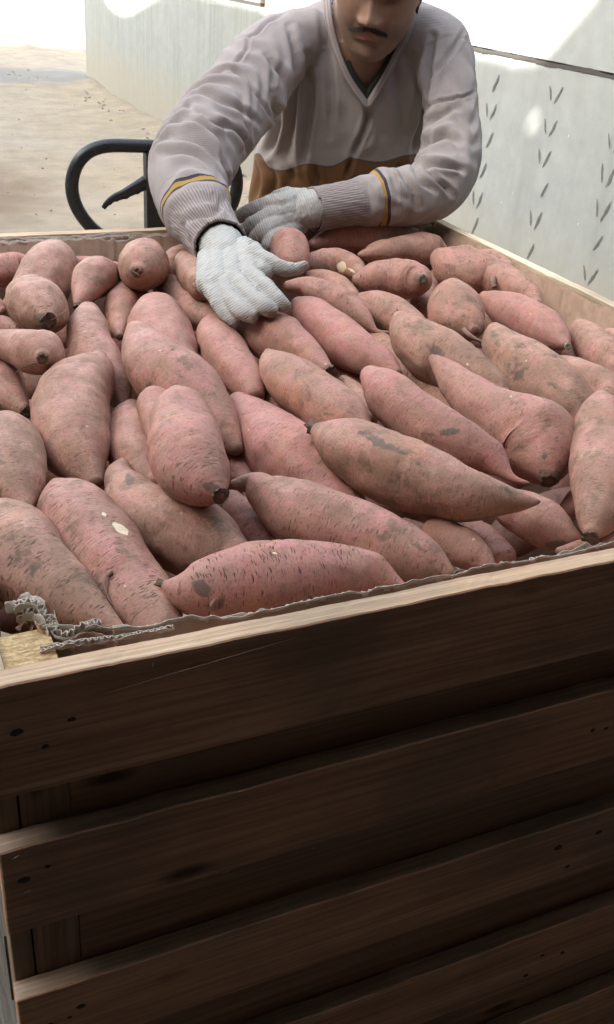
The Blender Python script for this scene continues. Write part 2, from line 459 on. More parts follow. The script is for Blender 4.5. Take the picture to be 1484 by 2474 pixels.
# ------------------------------------------------------------ unseen wall added to shade the yard, top and hole cut for sun patches
K = math.tan(SUN_EL)
BX = -6.0
def top_for(z): return z + (WX-BX)*K
M['plaster'] = mat_plain('yard_plaster', (.42, .41, .39), ns=4)
bd = empty('shade_wall', (BX, 6, 0))
PY = [-9, 2.9, 3.1, 3.32, 3.56, 3.75, 8.3, 8.9, 9.4, 9.8, 10.2, 10.6, 10.9, 11.15, 15.2]
PZ = [2.4, 2.1, 1.58, 1.31, 1.09, 1.06, 1.07, .99, .88, .80, .77, .81, .92, 1.12, 1.2]
cuts = [-9, 2.7]+list(np.arange(2.74, 3.86, .02))+[8.2]+list(np.arange(8.3, 11.3, .03))+[15.2]
hole = (3.52, 3.58, .80, .90)
bx_ = []
for a, b in zip(cuts[:-1], cuts[1:]):
    zt_ = top_for(float(np.interp((a+b)/2, PY, PZ)))
    if hole[0] < (a+b)/2 < hole[1]:
        e = .022*math.sqrt(max(.0, 1-(((a+b)/2-3.55)/.03)**2))+.004
        zc_ = .861+(3.55-(a+b)/2)*.5
        bx_.append(box_mesh((BX-.02, a, 0), (BX, b, top_for(zc_-e)))); bx_.append(box_mesh((BX-.02, a, top_for(zc_+e)), (BX, b, zt_)))
    else: bx_.append(box_mesh((BX-.02, a, 0), (BX, b, zt_)))
wv_ = merge(*[(list(v), f) for v, f in bx_])
ow = link_mesh('wall', wv_[0], wv_[1], M['plaster'], None, False); setparent(ow, bd)
tag(bd, 'unseen tall wall added to cast shade on the yard', 'building')

# shed round the camera: roof and walls that keep the front of the bin dark
M['shed'] = mat_plain('shed_board', (.11, .085, .07), ns=5)
sh = empty('packing_shed', (-1, -3, 0))
slab('roof', (-4.5, -6, 2.75), (2.59, 0.47, 2.83), M['shed'], sh, bev=0)
slab('back_wall', (-4.5, -6.1, 0), (2.59, -6.0, 2.83), M['shed'], sh, bev=0)
slab('side_wall', (-4.6, -6.0, 0), (-4.5, -0.45, 2.83), M['shed'], sh, bev=0)
slab('inner_wall', (2.5, -6.0, 0), (2.59, -.4, 2.75), M['shed'], sh, bev=0)
tag(sh, 'dark packing shed behind the camera with a board roof', 'shed')
fl = slab('shed_floor', (-4.5, -6, .001), (2.5, .45, .02), mat_plain('dark_concrete', (.12, .105, .09), ns=12), bev=0)
fl['kind'] = 'structure'
# ------------------------------------------------------------ the wooden bin
ZR = .95
BX0, BX1, BY0, BY1 = .035, 1.088, .56, 1.752
TH = .020
bin_ = empty('wooden_bin', ((BX0+BX1)/2, (BY0+BY1)/2, 0))
tag(bin_, 'large slatted wooden bin lined with cardboard and heaped with sweet potatoes', 'bin')
LV = [(.95, .847), (.793, .700), (.617, .527), (.443, .352), (.267, .176), (.09, .0)]
fm = {'X': None}
for k, (zt, zb) in enumerate(LV):
    mt = M['wood_dark']
    # front plank: its top edge is fresh pale wood on the rim
    V, Fc = box_mesh((BX0, BY0, zb), (BX1, BY0+TH, zt), 160, 3, 10, .0004)
    V = np.array(V); top = V[:, 2] > zt-.004
    V[top, 1] += .0008*np.array([float(vn(np.array([p[0]*30, 0, k]))) for p in V[top]])
    V[top, 2] += .0006*np.array([float(vn(np.array([p[0]*30, 3, k]))) for p in V[top]])
    mats = [M['wood_dark'], M['wood_rim'] if k == 0 else M['wood_ledge']]
    fmat = []
    for f in Fc:
        c = V[list(f)]; n = np.cross(c[1]-c[0], c[2]-c[0]); n /= np.linalg.norm(n)+1e-9
        fmat.append(1 if n[2] > .7 else 0)
    o = link_mesh('plank', V, Fc, mt, None, False, mats, fmat); setparent(o, bin_)
    b = o.modifiers.new('bevel', 'BEVEL'); b.width = .0012; b.segments = 1; b.limit_method = 'ANGLE'; b.angle_limit = radians(60)
    if k == 0: o['label'] = 'top front plank with a pale sawn edge'
    # back
    V, Fc = box_mesh((BX0, BY1-TH, zb), (BX1, BY1, zt), 60, 2, 4, .0007)
    o = link_mesh('plank', V, Fc, M['wood_side'], None, False, [M['wood_rim']]); setparent(o, bin_)
    # sides, between front and back planks
    for xa in (BX0, BX1-TH):
        V, Fc = box_mesh((xa, BY0+TH+(.047 if xa < .2 and k > 0 else .001), zb), (xa+TH, BY1-TH-.001, zt-(.001 if k == 0 else 0)), 2, 60, 4, .0007)
        o = link_mesh('plank', V, Fc, M['wood_side' if k == 0 else 'wood_grey'], None, False); setparent(o, bin_)
# corner posts
PW = .045
for (xa, ya) in ((BX0+TH+.001, BY0+TH+.001), (BX1-TH-PW+.012, BY0+TH+.001), (BX0+TH+.001, BY1-TH-.001-PW), (BX1-TH-PW-.001, BY1-TH-.001-PW)):
    first = xa < .2 and ya < .8
    zt = .944 if first else .90
    V, Fc = box_mesh((xa, ya+(.0 if first else .004), 0.0), (xa+(.0375 if first else PW), ya+PW, zt), 6, 6, 20, .0004)
    V = np.array(V); fmat = []
    for f in Fc:
        c = V[list(f)]; n = np.cross(c[1]-c[0], c[2]-c[0]); n /= np.linalg.norm(n)+1e-9
        fmat.append(1 if n[2] > .7 else 0)
    o = link_mesh('corner_post', V, Fc, M['wood_post'], None, False, [M['wood_post'], M['endgrain']], fmat); setparent(o, bin_)
slab('corner_post', (BX0+.002, BY0+TH+.0015, 0), (BX0+TH-.0005, BY0+TH+.044, .845), M['wood_post'], bin_)
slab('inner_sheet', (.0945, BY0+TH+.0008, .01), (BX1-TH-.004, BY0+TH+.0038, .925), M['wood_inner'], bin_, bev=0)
slab('base_board', (BX0+.03, BY0+.05, .10), (BX1-.03, BY1-.05, .12), M['wood_dark'], bin_)
# nail holes and nail heads
M['nail'] = mat_plain('rusty_nail', (.035, .022, .016), rough=.6, spec=.4)
for k, (zt, zb) in enumerate(LV[:4]):
    for xx in (.055, .075, .09, .60, .615, .655):
        if random.random() < .25: continue
        zz = random.uniform(zb+.015, zt-.02); r = random.uniform(.0018, .0034)
        c = (xx+random.uniform(-.006, .006), BY0-.0006, zz)
        Vn, Fn = [], []; k0 = 0; n = 10
        Vn.append((c[0], c[1]-.0012, c[2]))
        for j in range(n):
            a = 2*pi*j/n; rr = r*(1+.3*random.random())
            Vn.append((c[0]+rr*1.5*cos(a), c[1]+.0008, c[2]+rr*sin(a)))
        Fn += [(k0, k0+1+j, k0+1+(j+1) % n) for j in range(n)]
        on = link_mesh('nail', Vn, Fn, M['nail'], None, True); setparent(on, bin_)
# splinters and a long raised sliver under the rim
M['splinter'] = mat_plain('splinter', (.30, .22, .16), ns=60)
sp = []
for (x0, z0, x1, z1, r) in ((.115, .925, .27, .940, .0007), (.215, .700, .226, .702, .0006), (.3, .697, .304, .6985, .0005), (.05, .745, .058, .748, .0007), (.044, .785, .05, .788, .0005), (.165, .7935, .167, .797, .0004), (.12, .795, .1215, .8, .0004), (.155, .936, .156, .945, .0004), (.66, .706, .663, .702, .0005)):
    sp.append(tube([(x0, BY0-.0006, z0), ((x0+x1)/2, BY0-.0014, (z0+z1)/2+.0006), (x1, BY0-.0006, z1)], [r*.3, r, r*.3], 6, 8))
for q_ in sp: setparent(link_mesh('splinter', *q_, M['splinter']), bin_)
# cardboard
def liner(path, name, zt, zb, th=.0045, torn=.010, seed=0, flute=True, lift=None, fa=.40):
    """path: list of (x, y) along the wall, inside normal to the left. A sheet with a ragged top and exposed fluting."""
    P = np.array(path, float)
    d = np.r_[0, np.cumsum(np.linalg.norm(np.diff(P, axis=0), axis=1))]
    n = int(d[-1]/.0016); s = np.linspace(0, d[-1], n)
    X = np.interp(s, d, P[:, 0]); Y = np.interp(s, d, P[:, 1])
    T = np.stack([np.gradient(X), np.gradient(Y)], 1); T /= np.linalg.norm(T, axis=1)[:, None]
    N = np.stack([-T[:, 1], T[:, 0]], 1)
    q = np.stack([s*22, s*0+seed, s*0], 1); q2 = np.stack([s*120, s*0+seed, s*0+4], 1)
    rag = .6*vn(q)+.4*vn2(q2)
    top_out = zt-torn*.35+torn*.35*rag
    top_in = zt-torn*.9+torn*.6*(.6*vn2(q+7)+.5*vn(q2+3))
    if lift is not None: L = lift(s); top_out = top_out+L; top_in = top_in+L*.8
    wob = .0018*vn(np.stack([s*5, s*0+seed+2, s*0], 1))
    V = []; Fc = []
    rows = []
    for (off, top) in ((0, top_out), (th, top_in)):
        for a in (0, .25, .6, 1):
            z = zb+(top-zb)*a
            w = off+wob*(1-a*.3)+(.0005*vn(np.stack([s*9, z*8, s*0+seed], 1)))
            rows.append(np.stack([X+N[:, 0]*w, Y+N[:, 1]*w, z], 1))
    R = len(rows)
    V = np.concatenate(rows).tolist()
    for r_ in (0, 1, 2, 4, 5, 6):
        Fc += [(r_*n+i, r_*n+i+1, (r_+1)*n+i+1, (r_+1)*n+i) for i in range(n-1)]
    o = link_mesh(name, V, Fc, M['card']); setparent(o, bin_)
    so_ = o.modifiers.new('solid', 'SOLIDIFY'); so_.thickness = .0007
    if flute:
        ph = s*2*pi/.0062+1.5*vn(np.stack([s*12, s*0, s*0+seed], 1)); am = abs(th)*fa
        zt2 = np.maximum(top_out, top_in)+.0008*vn2(q2+11)-.001; V2 = []
        for (dz, kk) in ((0, 1), (-.0035, 1.), (-.008, 1)):
            w = th*.5+am*np.sin(ph)*(.8+.4*vn(q2+5))+wob+.0005*vn(q2*1.7)
            V2 += np.stack([X+N[:, 0]*w, Y+N[:, 1]*w, zt2+dz+.001*vn(q2*2+dz*99)], 1).tolist()
        F2 = [(r_*n+i, r_*n+i+1, (r_+1)*n+i+1, (r_+1)*n+i) for r_ in (0, 1) for i in range(n-1)]
        # feathery torn outer plies
        for off, tp, sd_ in ((-.0006, top_out, 31), (th+.0006, top_in, 47)):
            k0 = len(V2)
            w = off+wob+.0012*vn(q2*1.3+sd_)
            h = .0025+.0035*np.clip(vn2(q*1.7+sd_)+.3, 0, 1)
            V2 += np.stack([X+N[:, 0]*w, Y+N[:, 1]*w, tp-.003], 1).tolist()
            V2 += np.stack([X+N[:, 0]*(w+.001*vn(q2*3+sd_)), Y+N[:, 1]*w, tp+h*.7], 1).tolist()
            F2 += [(k0+i, k0+i+1, k0+n+i+1, k0+n+i) for i in range(n-1)]
        o2 = link_mesh('torn_edge', V2, F2, M['card_torn']); setparent(o2, bin_)
        s2 = o2.modifiers.new('solid', 'SOLIDIFY'); s2.thickness = .0005
    return o
yi = BY0+TH+.0045
# front liner bows inwards near the left corner
fx = np.linspace(1.055, .088, 60)
fy = yi+.0005+.030*np.clip((.26-fx)/.17, 0, 1)**1.6
liner(list(zip(fx, fy+.006)), 'cardboard_liner', ZR-.001, .3, th=-.006, seed=1, torn=.011)
# back, right, left
liner([(.06, BY1-TH-.004), (1.06, BY1-TH-.004)], 'cardboard_liner', ZR-.001, .3, th=-.006, torn=.010, seed=2, fa=.15)
liner([(BX1-TH-.001, .59), (BX1-TH-.001, 1.72)], 'cardboard_liner', ZR-.003, .3, th=.005, torn=.009, seed=3, flute=False)
liner([(BX0+TH+.003, .66), (BX0+TH+.003, 1.72)], 'cardboard_liner', ZR-.002, .3, th=-.006, torn=.012, seed=4, fa=.15)
# a scuffed patch of cardboard behind the front-left post and the crumpled torn flaps of the corner
def crumple(name, pts, w, mat, amp=.004, seed=0, th=.0012, nu=60, nv=12):
    """ribbon through pts (each x,y,z) of width vector w, crumpled"""
    C = crv(pts, nu); V = []
    for i in range(nu):
        for j in range(nv):
            a = j/(nv-1)
            wv = np.array(w[0])*(1-i/(nu-1))+np.array(w[1])*(i/(nu-1))
            p = C[i]+wv*a*(1+.25*float(vn(np.array([i*.35, seed, 0.])))*a)
            q = np.array([i*.22+seed*7, j*.4, seed]); q3 = q*3.1
            p = p+amp*np.array([vn(q), vn2(q), vn(q+9)])*(.3+a)+amp*.35*np.array([vn2(q3), vn(q3), vn2(q3+5)])
            V.append(p)
    Fc = [(i*nv+j, i*nv+j+1, (i+1)*nv+j+1, (i+1)*nv+j) for i in range(nu-1) for j in range(nv-1)]
    o = link_mesh(name, V, Fc, mat); setparent(o, bin_)
    s = o.modifiers.new('solid', 'SOLIDIFY'); s.thickness = th
    return o
A = lambda px, py, z=.95: at_z(px, py, z)
def fluting(pts, h0, h1, seed, pitch=.0052, amp=.0017, lean=(0, 0), thick=.0005, mat='card_torn', ply=True):
    """a strip of exposed corrugation with its two torn plies, standing on a path"""
    C = crv(pts, 260); d = np.r_[0, np.cumsum(np.linalg.norm(np.diff(C, axis=0), axis=1))]
    T = np.gradient(C, axis=0); T[:, 2] = 0; T /= np.linalg.norm(T, axis=1)[:, None]+1e-9; N = np.stack([-T[:, 1], T[:, 0], T[:, 0]*0], 1)
    q = np.stack([d*60, d*0+seed, d*0], 1); q2 = np.stack([d*260, d*0+seed, d*0+3], 1)
    h = h0+(h1-h0)*d/d[-1]; ln_ = np.array([lean[0], lean[1], 1.0])
    def sheet(off, hh, wig):
        V = []; R_ = 6
        for k in range(R_):
            a = k/(R_-1)
            p = C+N*(off+wig*(.4+.6*a))[:, None]+ln_*(hh*a)[:, None]+.0006*np.stack([vn(q2+k*.7), vn2(q2+k*.7), vn(q2+9)], 1)
            V += list(p)
        n = len(C); F_ = [(r_*n+i, r_*n+i+1, (r_+1)*n+i+1, (r_+1)*n+i) for r_ in range(R_-1) for i in range(n-1)]
        return V, F_
    ph = d*2*pi/pitch+1.8*vn(q)
    parts = [sheet(np.zeros(len(C)), h*(.85+.25*vn2(q)), amp*np.sin(ph)*(1+.35*vn(q2)))]
    if ply:
        parts.append(sheet(np.full(len(C), amp*1.25), h*(.75+.35*vn(q+4)+.15*vn(q2+2)), .0008*vn(q*1.3)))
        parts.append(sheet(np.full(len(C), -amp*1.25), h*(.6+.4*vn2(q+8)+.15*vn(q2+6)), .0008*vn(q*1.3+5)))
    o = link_mesh('torn_flap', *merge(*parts), M[mat]); setparent(o, bin_)
    s_ = o.modifiers.new('solid', 'SOLIDIFY'); s_.thickness = thick
fluting([A(14, 1478, .948), A(50, 1474, .948), A(78, 1478, .949), A(104, 1492, .948)], .010, .013, 1, lean=(.1, .3))
fluting([A(36, 1478, .954), A(64, 1464, .957), A(92, 1470, .955), A(108, 1486, .951)], .006, .006, 2, amp=.0022)
fluting([A(54, 1498, .944), A(84, 1496, .946), A(112, 1514, .945), A(126, 1536, .943)], .011, .008, 3, amp=.0024, lean=(.2, -.1))
fluting([A(126, 1502, .946), A(134, 1528, .944), A(150, 1542, .942), A(176, 1538, .944), A(206, 1520, .947), A(246, 1516, .947)], .009, .005, 4, amp=.002)
fluting([A(206, 1516, .950), A(226, 1510, .952), A(244, 1514, .950)], .005, .004, 7, amp=.0026)
fluting([A(98, 1576, .9435), A(140, 1566, .946), A(190, 1558, .947), A(250, 1550, .9465), A(330, 1536, .946), A(420, 1518, .946)], .004, .0035, 5, amp=.0016)
crumple('torn_flap', [A(84, 1498, .950), A(90, 1506, .951), A(100, 1508, .951), A(108, 1504, .951)], [(.002, -.006, -.018), (.005, -.006, -.020)], M['wood_rim'], .0015, 3, th=.0008, nu=30)
crumple('torn_flap', [A(168, 1546, .949), A(200, 1530, .9495), A(240, 1530, .9495), A(284, 1552, .947)], [(0, -.001, -.010), (0, -.001, -.010)], M['card'], .0010, 5, th=.0008)
crumple('torn_flap', [A(108, 1494, .952), A(124, 1498, .952), A(132, 1518, .949)], [(-.002, -.001, -.014), (.002, -.002, -.012)], M['card'], .0020, 6, th=.0008, nu=30)
crumple('torn_flap', [A(40, 1486, .948), A(70, 1486, .949), A(100, 1500, .948)], [(0, -.002, -.012), (0, -.002, -.012)], M['card'], .0015, 9, th=.0008, nu=30)
o = link_mesh('loose_string', *tube([A(236, 1516, .952), A(262, 1512, .956), A(274, 1520, .955), A(276, 1536, .951), A(280, 1550, .948)], .0005, 6, 30), M['card']); setparent(o, bin_)
# spine of every sweet potato in the heap: x, y, z, radius
POT = {
 1: ('pink sweet potato lying crosswise along the front rim, grey scab near its black tip', 0.85, 0.25, [[0.1967,0.6744,0.9307,0.0028],[0.2099,0.6615,0.9303,0.0158],[0.2269,0.6576,0.9303,0.0248],[0.2607,0.6556,0.9303,0.0323],[0.2881,0.6538,0.9304,0.0332],[0.3322,0.6479,0.9301,0.0299],[0.3665,0.6374,0.9294,0.0226],[0.379,0.6275,0.9287,0.0162],[0.394,0.611,0.9274,0.0029]]),
 2: ('thick sweet potato with cream chips in its skin and a crease round its lower half', 0.5, 0.55, [[0.1552,0.9019,0.912,0.0109],[0.1575,0.868,0.9111,0.0292],[0.1608,0.8389,0.9104,0.0357],[0.1671,0.7923,0.9091,0.0388],[0.1715,0.762,0.9082,0.0388],[0.1775,0.7194,0.9066,0.0348],[0.1829,0.6836,0.9051,0.0298],[0.1855,0.6635,0.9041,0.0261],[0.1872,0.6395,0.9028,0.0203]]),
 3: ('brown dusty sweet potato in the front left corner whose tip touches the torn cardboard flaps', 0.15, 0.85, [[0.0842,0.836,0.9159,0.0269],[0.0845,0.8099,0.9158,0.0343],[0.0886,0.7883,0.916,0.037],[0.1014,0.7536,0.9164,0.0356],[0.1103,0.7307,0.9166,0.0322],[0.1236,0.6987,0.9167,0.0252],[0.1349,0.6723,0.9166,0.0193],[0.1423,0.6575,0.9165,0.0143],[0.1518,0.6409,0.9163,0.0066]]),
 4: ('wide gourd shaped tan sweet potato with a pointed top, behind the crosswise pink one', 0.25, 0.7, [[0.2344,0.9446,0.9111,0.004],[0.2232,0.9202,0.9092,0.0138],[0.2208,0.8954,0.9079,0.0209],[0.2248,0.8526,0.9062,0.0305],[0.232,0.8246,0.9051,0.0354],[0.2487,0.797,0.9043,0.0402],[0.264,0.7736,0.9033,0.0386],[0.2723,0.7585,0.9026,0.0338],[0.2823,0.7378,0.9013,0.0232]]),
 5: ('plain pink sweet potato between the gourd shaped one and the one with a curled neck', 0.7, 0.2, [[0.329,0.8657,0.8879,0.0131],[0.33,0.8507,0.887,0.0165],[0.3308,0.8371,0.8863,0.0192],[0.3324,0.8168,0.8851,0.0219],[0.3336,0.8028,0.8843,0.0228],[0.3354,0.7822,0.883,0.023],[0.3369,0.7636,0.8818,0.0206],[0.3377,0.7518,0.881,0.0176],[0.3386,0.7393,0.8801,0.014]]),
 6: ('long sweet potato with a thin curled neck, its other end at the front rim', 0.5, 0.6, [[0.3109,0.8241,0.9308,0.0041],[0.3318,0.8202,0.9313,0.0119],[0.34,0.7979,0.9306,0.0217],[0.3535,0.7577,0.929,0.0337],[0.3687,0.7326,0.9279,0.0339],[0.3969,0.6988,0.9263,0.0318],[0.4231,0.6634,0.9242,0.0266],[0.4377,0.6408,0.9227,0.0185],[0.4497,0.6231,0.9215,0.0052]]),
 7: ('small sweet potato end at the front rim, behind the long one with a curled neck', 0.6, 0.5, [[0.4845,0.7107,0.9076,0.0184],[0.4895,0.7014,0.9069,0.0194],[0.494,0.693,0.9063,0.0202],[0.4994,0.6816,0.9055,0.0197],[0.5023,0.6745,0.9049,0.0181],[0.506,0.6645,0.9042,0.015],[0.5085,0.656,0.9035,0.0112],[0.5097,0.6509,0.9031,0.0081],[0.5108,0.6455,0.9027,0.0047]]),
 8: ('long straight sweet potato with a black stem and pointed brown tip, lying on top', 0.35, 0.75, [[0.4239,0.8638,0.9577,0.0096],[0.4336,0.8354,0.9566,0.0269],[0.444,0.8113,0.9555,0.035],[0.4662,0.7704,0.9534,0.0374],[0.4838,0.7432,0.9519,0.0352],[0.5118,0.7078,0.9495,0.0278],[0.5472,0.6875,0.9477,0.0152],[0.5636,0.6813,0.947,0.0087],[0.5775,0.678,0.9464,0.0024]]),
 9: ('broad bright pink sweet potato left of the one with the black stem', 0.9, 0.2, [[0.4021,1.0473,0.915,0.0151],[0.404,1.0045,0.9129,0.0268],[0.4056,0.9732,0.9112,0.034],[0.4082,0.9291,0.9084,0.0414],[0.4119,0.9041,0.9067,0.0422],[0.4192,0.8708,0.9043,0.0392],[0.4276,0.8409,0.902,0.0335],[0.4305,0.8215,0.9003,0.0286],[0.4315,0.7969,0.898,0.0215]]),
 10: ('short stout pink sweet potato on top with a charred looking lower end, at centre left', 0.75, 0.3, [[0.2966,0.9522,0.9741,0.0142],[0.2888,0.9187,0.9734,0.0273],[0.281,0.8881,0.9728,0.0334],[0.2704,0.843,0.9717,0.0373],[0.2664,0.8188,0.9712,0.0364],[0.2635,0.7849,0.9705,0.0317],[0.2654,0.7601,0.9701,0.0206],[0.2677,0.7493,0.9699,0.0126],[0.2697,0.7414,0.9697,0.0052]]),
 11: ('long speckled mauve sweet potato slanting down to the right behind the stout pink one', 0.55, 0.6, [[0.3163,1.1916,0.9641,0.0148],[0.3138,1.1518,0.9575,0.0286],[0.3152,1.1256,0.953,0.0363],[0.3223,1.086,0.9462,0.0426],[0.3305,1.0579,0.9412,0.0424],[0.3413,1.0158,0.9328,0.0387],[0.35,0.9788,0.9243,0.0288],[0.3544,0.9581,0.9192,0.0203],[0.3588,0.9338,0.9127,0.0083]]),
 12: ('upright sweet potato with salmon skin whose lower left is covered by the long speckled one', 0.65, 0.35, [[0.4032,1.4087,0.9288,0.0124],[0.3947,1.3774,0.9289,0.0235],[0.3877,1.3495,0.9289,0.0319],[0.3774,1.3028,0.9284,0.0419],[0.3712,1.271,0.928,0.0461],[0.3646,1.2283,0.9273,0.0439],[0.3605,1.1921,0.9265,0.0375],[0.3591,1.1717,0.926,0.0326],[0.3583,1.1505,0.9253,0.0264]]),
 13: ('large upright tan sweet potato at left with curved dark cuts across it, tapering downwards', 0.35, 0.5, [[0.2628,1.1714,0.9397,0.0114],[0.2502,1.1442,0.936,0.0253],[0.2354,1.1222,0.9322,0.0351],[0.2119,1.0843,0.9254,0.0449],[0.2005,1.0556,0.9208,0.0459],[0.1936,1.0116,0.9144,0.0416],[0.1921,0.974,0.9091,0.0331],[0.193,0.9518,0.906,0.0251],[0.1965,0.9217,0.9018,0.0104]]),
 14: ('dull pink sweet potato wedged between the large upright tan one and the stout pink one', 0.5, 0.45, [[0.2834,1.0941,0.9033,0.0111],[0.2761,1.0737,0.9022,0.0191],[0.2704,1.0553,0.9013,0.0248],[0.2638,1.0242,0.8998,0.0292],[0.2604,1.0027,0.8989,0.0307],[0.2582,0.9734,0.8976,0.0315],[0.2582,0.9469,0.8964,0.0295],[0.2592,0.9299,0.8957,0.0247],[0.2611,0.9112,0.8949,0.0176]]),
 15: ('little red bit of sweet potato deep in the gap beside the large upright tan one', 0.9, 0.1, [[0.2694,1.1321,0.8804,0.0114],[0.267,1.1254,0.88,0.0124],[0.2647,1.1191,0.8796,0.0134],[0.2612,1.1087,0.8791,0.0147],[0.2592,1.1021,0.8788,0.0151],[0.257,1.0922,0.8783,0.0149],[0.2553,1.0816,0.8779,0.0139],[0.2543,1.0753,0.8776,0.0131],[0.2533,1.0687,0.8773,0.0124]]),
 16: ('slender sweet potato at left whose thin tip points down beside the large upright tan one', 0.5, 0.4, [[0.2927,1.3589,0.9345,0.0163],[0.2844,1.3315,0.9308,0.0244],[0.2789,1.3047,0.9271,0.0287],[0.2728,1.2559,0.9198,0.0317],[0.2727,1.2275,0.9157,0.0311],[0.2756,1.1896,0.9101,0.027],[0.2789,1.1561,0.9047,0.0207],[0.2795,1.1369,0.9012,0.015],[0.2785,1.115,0.8967,0.0061]]),
 17: ('small tan sweet potato with a blunt tip pointing down, below the round end-on one', 0.4, 0.5, [[0.4069,1.5163,0.9034,0.0185],[0.3942,1.5065,0.9037,0.0263],[0.3836,1.4941,0.9039,0.0309],[0.369,1.4611,0.9045,0.0301],[0.3597,1.4353,0.9049,0.027],[0.3473,1.397,0.9052,0.0201],[0.3376,1.364,0.9053,0.0127],[0.3336,1.3491,0.9054,0.009],[0.3301,1.3347,0.9057,0.0053]]),
 18: ('round sweet potato seen end-on with a dark scar, standing proud near the back board', 0.4, 0.65, [[0.436,1.5617,0.9492,0.0281],[0.4278,1.5431,0.9521,0.0339],[0.4209,1.5263,0.9548,0.0376],[0.4108,1.4988,0.9591,0.0391],[0.4042,1.4801,0.9622,0.0384],[0.3962,1.4565,0.9672,0.0351],[0.3894,1.4369,0.9714,0.029],[0.3849,1.4261,0.9729,0.0218],[0.3799,1.4152,0.9739,0.0122]]),
 19: ('pale sweet potato with a small grey cut end, left of the round end-on one', 0.35, 0.6, [[0.3678,1.5432,0.9313,0.0223],[0.3525,1.5285,0.9363,0.0286],[0.3403,1.5141,0.9397,0.0319],[0.3256,1.4858,0.9419,0.0294],[0.3168,1.4662,0.9422,0.0256],[0.3062,1.4442,0.9402,0.02],[0.2979,1.4277,0.9367,0.0141],[0.2934,1.4192,0.9341,0.0106],[0.2888,1.4111,0.9308,0.0066]]),
 20: ('large smooth tan sweet potato leaning on the back left of the heap', 0.3, 0.55, [[0.3197,1.7072,0.9298,0.0155],[0.3115,1.6777,0.9285,0.0276],[0.3034,1.6521,0.9272,0.0361],[0.2884,1.6137,0.9246,0.0427],[0.2772,1.5883,0.9224,0.0445],[0.2599,1.5537,0.9186,0.0426],[0.2427,1.522,0.9143,0.0376],[0.2304,1.4999,0.9108,0.0333],[0.2164,1.4753,0.9064,0.0277]]),
 21: ('fat sweet potato seen end-on with a broken black end, at the left edge', 0.3, 0.7, [[0.2203,1.4428,0.9402,0.0269],[0.2221,1.4117,0.9439,0.0336],[0.2229,1.3862,0.9473,0.0379],[0.2219,1.353,0.953,0.0395],[0.2207,1.3324,0.9567,0.0384],[0.2198,1.3067,0.9604,0.0331],[0.2191,1.2863,0.9627,0.0254],[0.2186,1.2753,0.9633,0.0194],[0.218,1.2644,0.9636,0.0118]]),
 22: ('pear shaped sweet potato with a black stub pointing forward, below the broken black ended one', 0.45, 0.5, [[0.1405,1.2366,0.9464,0.0186],[0.1481,1.2365,0.9462,0.0187],[0.156,1.2294,0.947,0.0199],[0.1712,1.2063,0.9498,0.024],[0.1796,1.1887,0.9528,0.0269],[0.188,1.1615,0.9582,0.0286],[0.1881,1.138,0.9629,0.0216],[0.1872,1.1276,0.9652,0.0162],[0.1854,1.1199,0.967,0.0087]]),
 23: ('dusky sweet potato cut by the left edge of the photo with a black tip', 0.6, 0.5, [[0.1439,1.3051,0.9015,0.0247],[0.1432,1.2774,0.9014,0.0292],[0.1429,1.2532,0.9014,0.0325],[0.1439,1.2209,0.9014,0.0329],[0.1459,1.2012,0.9015,0.0297],[0.1495,1.174,0.9017,0.0232],[0.1534,1.1512,0.9019,0.0171],[0.1564,1.1377,0.9021,0.0127],[0.1596,1.1236,0.9024,0.0079]]),
 24: ('brown ochre sweet potato at the left edge, behind the dusty one in the front corner', 0.1, 0.85, [[0.1265,1.049,0.922,0.0129],[0.1262,1.0289,0.9217,0.0249],[0.1255,1.0109,0.9214,0.0328],[0.1222,0.9823,0.9208,0.0372],[0.1197,0.9615,0.9203,0.0371],[0.1175,0.9273,0.9197,0.033],[0.1162,0.8955,0.9191,0.0255],[0.1156,0.8784,0.9188,0.0185],[0.115,0.8606,0.9183,0.0095]]),
 25: ('thin sweet potato sliver between the broken black ended one and the pear shaped one', 0.4, 0.6, [[0.1651,1.4099,0.907,0.0152],[0.1685,1.409,0.9073,0.0157],[0.1717,1.4082,0.9075,0.0161],[0.177,1.4061,0.9079,0.0165],[0.1804,1.4037,0.9081,0.0165],[0.1854,1.3976,0.9085,0.0156],[0.1906,1.3891,0.9089,0.0139],[0.1937,1.3836,0.9092,0.0128],[0.1971,1.3778,0.9095,0.0116]]),
 26: ('pinkish sweet potato by the back board at the far left edge', 0.7, 0.4, [[0.1999,1.6916,0.9046,0.0273],[0.206,1.6896,0.9046,0.0281],[0.212,1.6879,0.9047,0.0286],[0.2233,1.6875,0.9048,0.0287],[0.2336,1.6898,0.9048,0.0285],[0.2493,1.6927,0.9049,0.0272],[0.2602,1.6883,0.9051,0.0231],[0.2654,1.6819,0.9054,0.0188],[0.2706,1.6742,0.9057,0.0138]]),
 27: ('tiny piece of sweet potato at the left edge beside the fat end-on one', 0.3, 0.6, [[0.168,1.4628,0.917,0.0132],[0.1704,1.4621,0.9172,0.0141],[0.1728,1.4614,0.9173,0.0149],[0.1764,1.46,0.9175,0.0158],[0.1786,1.4587,0.9177,0.0158],[0.1811,1.4555,0.9179,0.0142],[0.1833,1.4512,0.918,0.0113],[0.1845,1.4484,0.9181,0.0093],[0.1858,1.4455,0.9182,0.0072]]),
 28: ('thin strip of sweet potato at the back board beside the large smooth tan one', 0.6, 0.5, [[0.343,1.6903,0.9078,0.0155],[0.3478,1.6881,0.908,0.0156],[0.3522,1.6862,0.9082,0.0157],[0.3595,1.6822,0.9085,0.0157],[0.3639,1.6787,0.9088,0.0156],[0.3697,1.6709,0.9093,0.0149],[0.3755,1.6606,0.91,0.0139],[0.3788,1.6539,0.9105,0.0132],[0.3823,1.6468,0.911,0.0125]]),
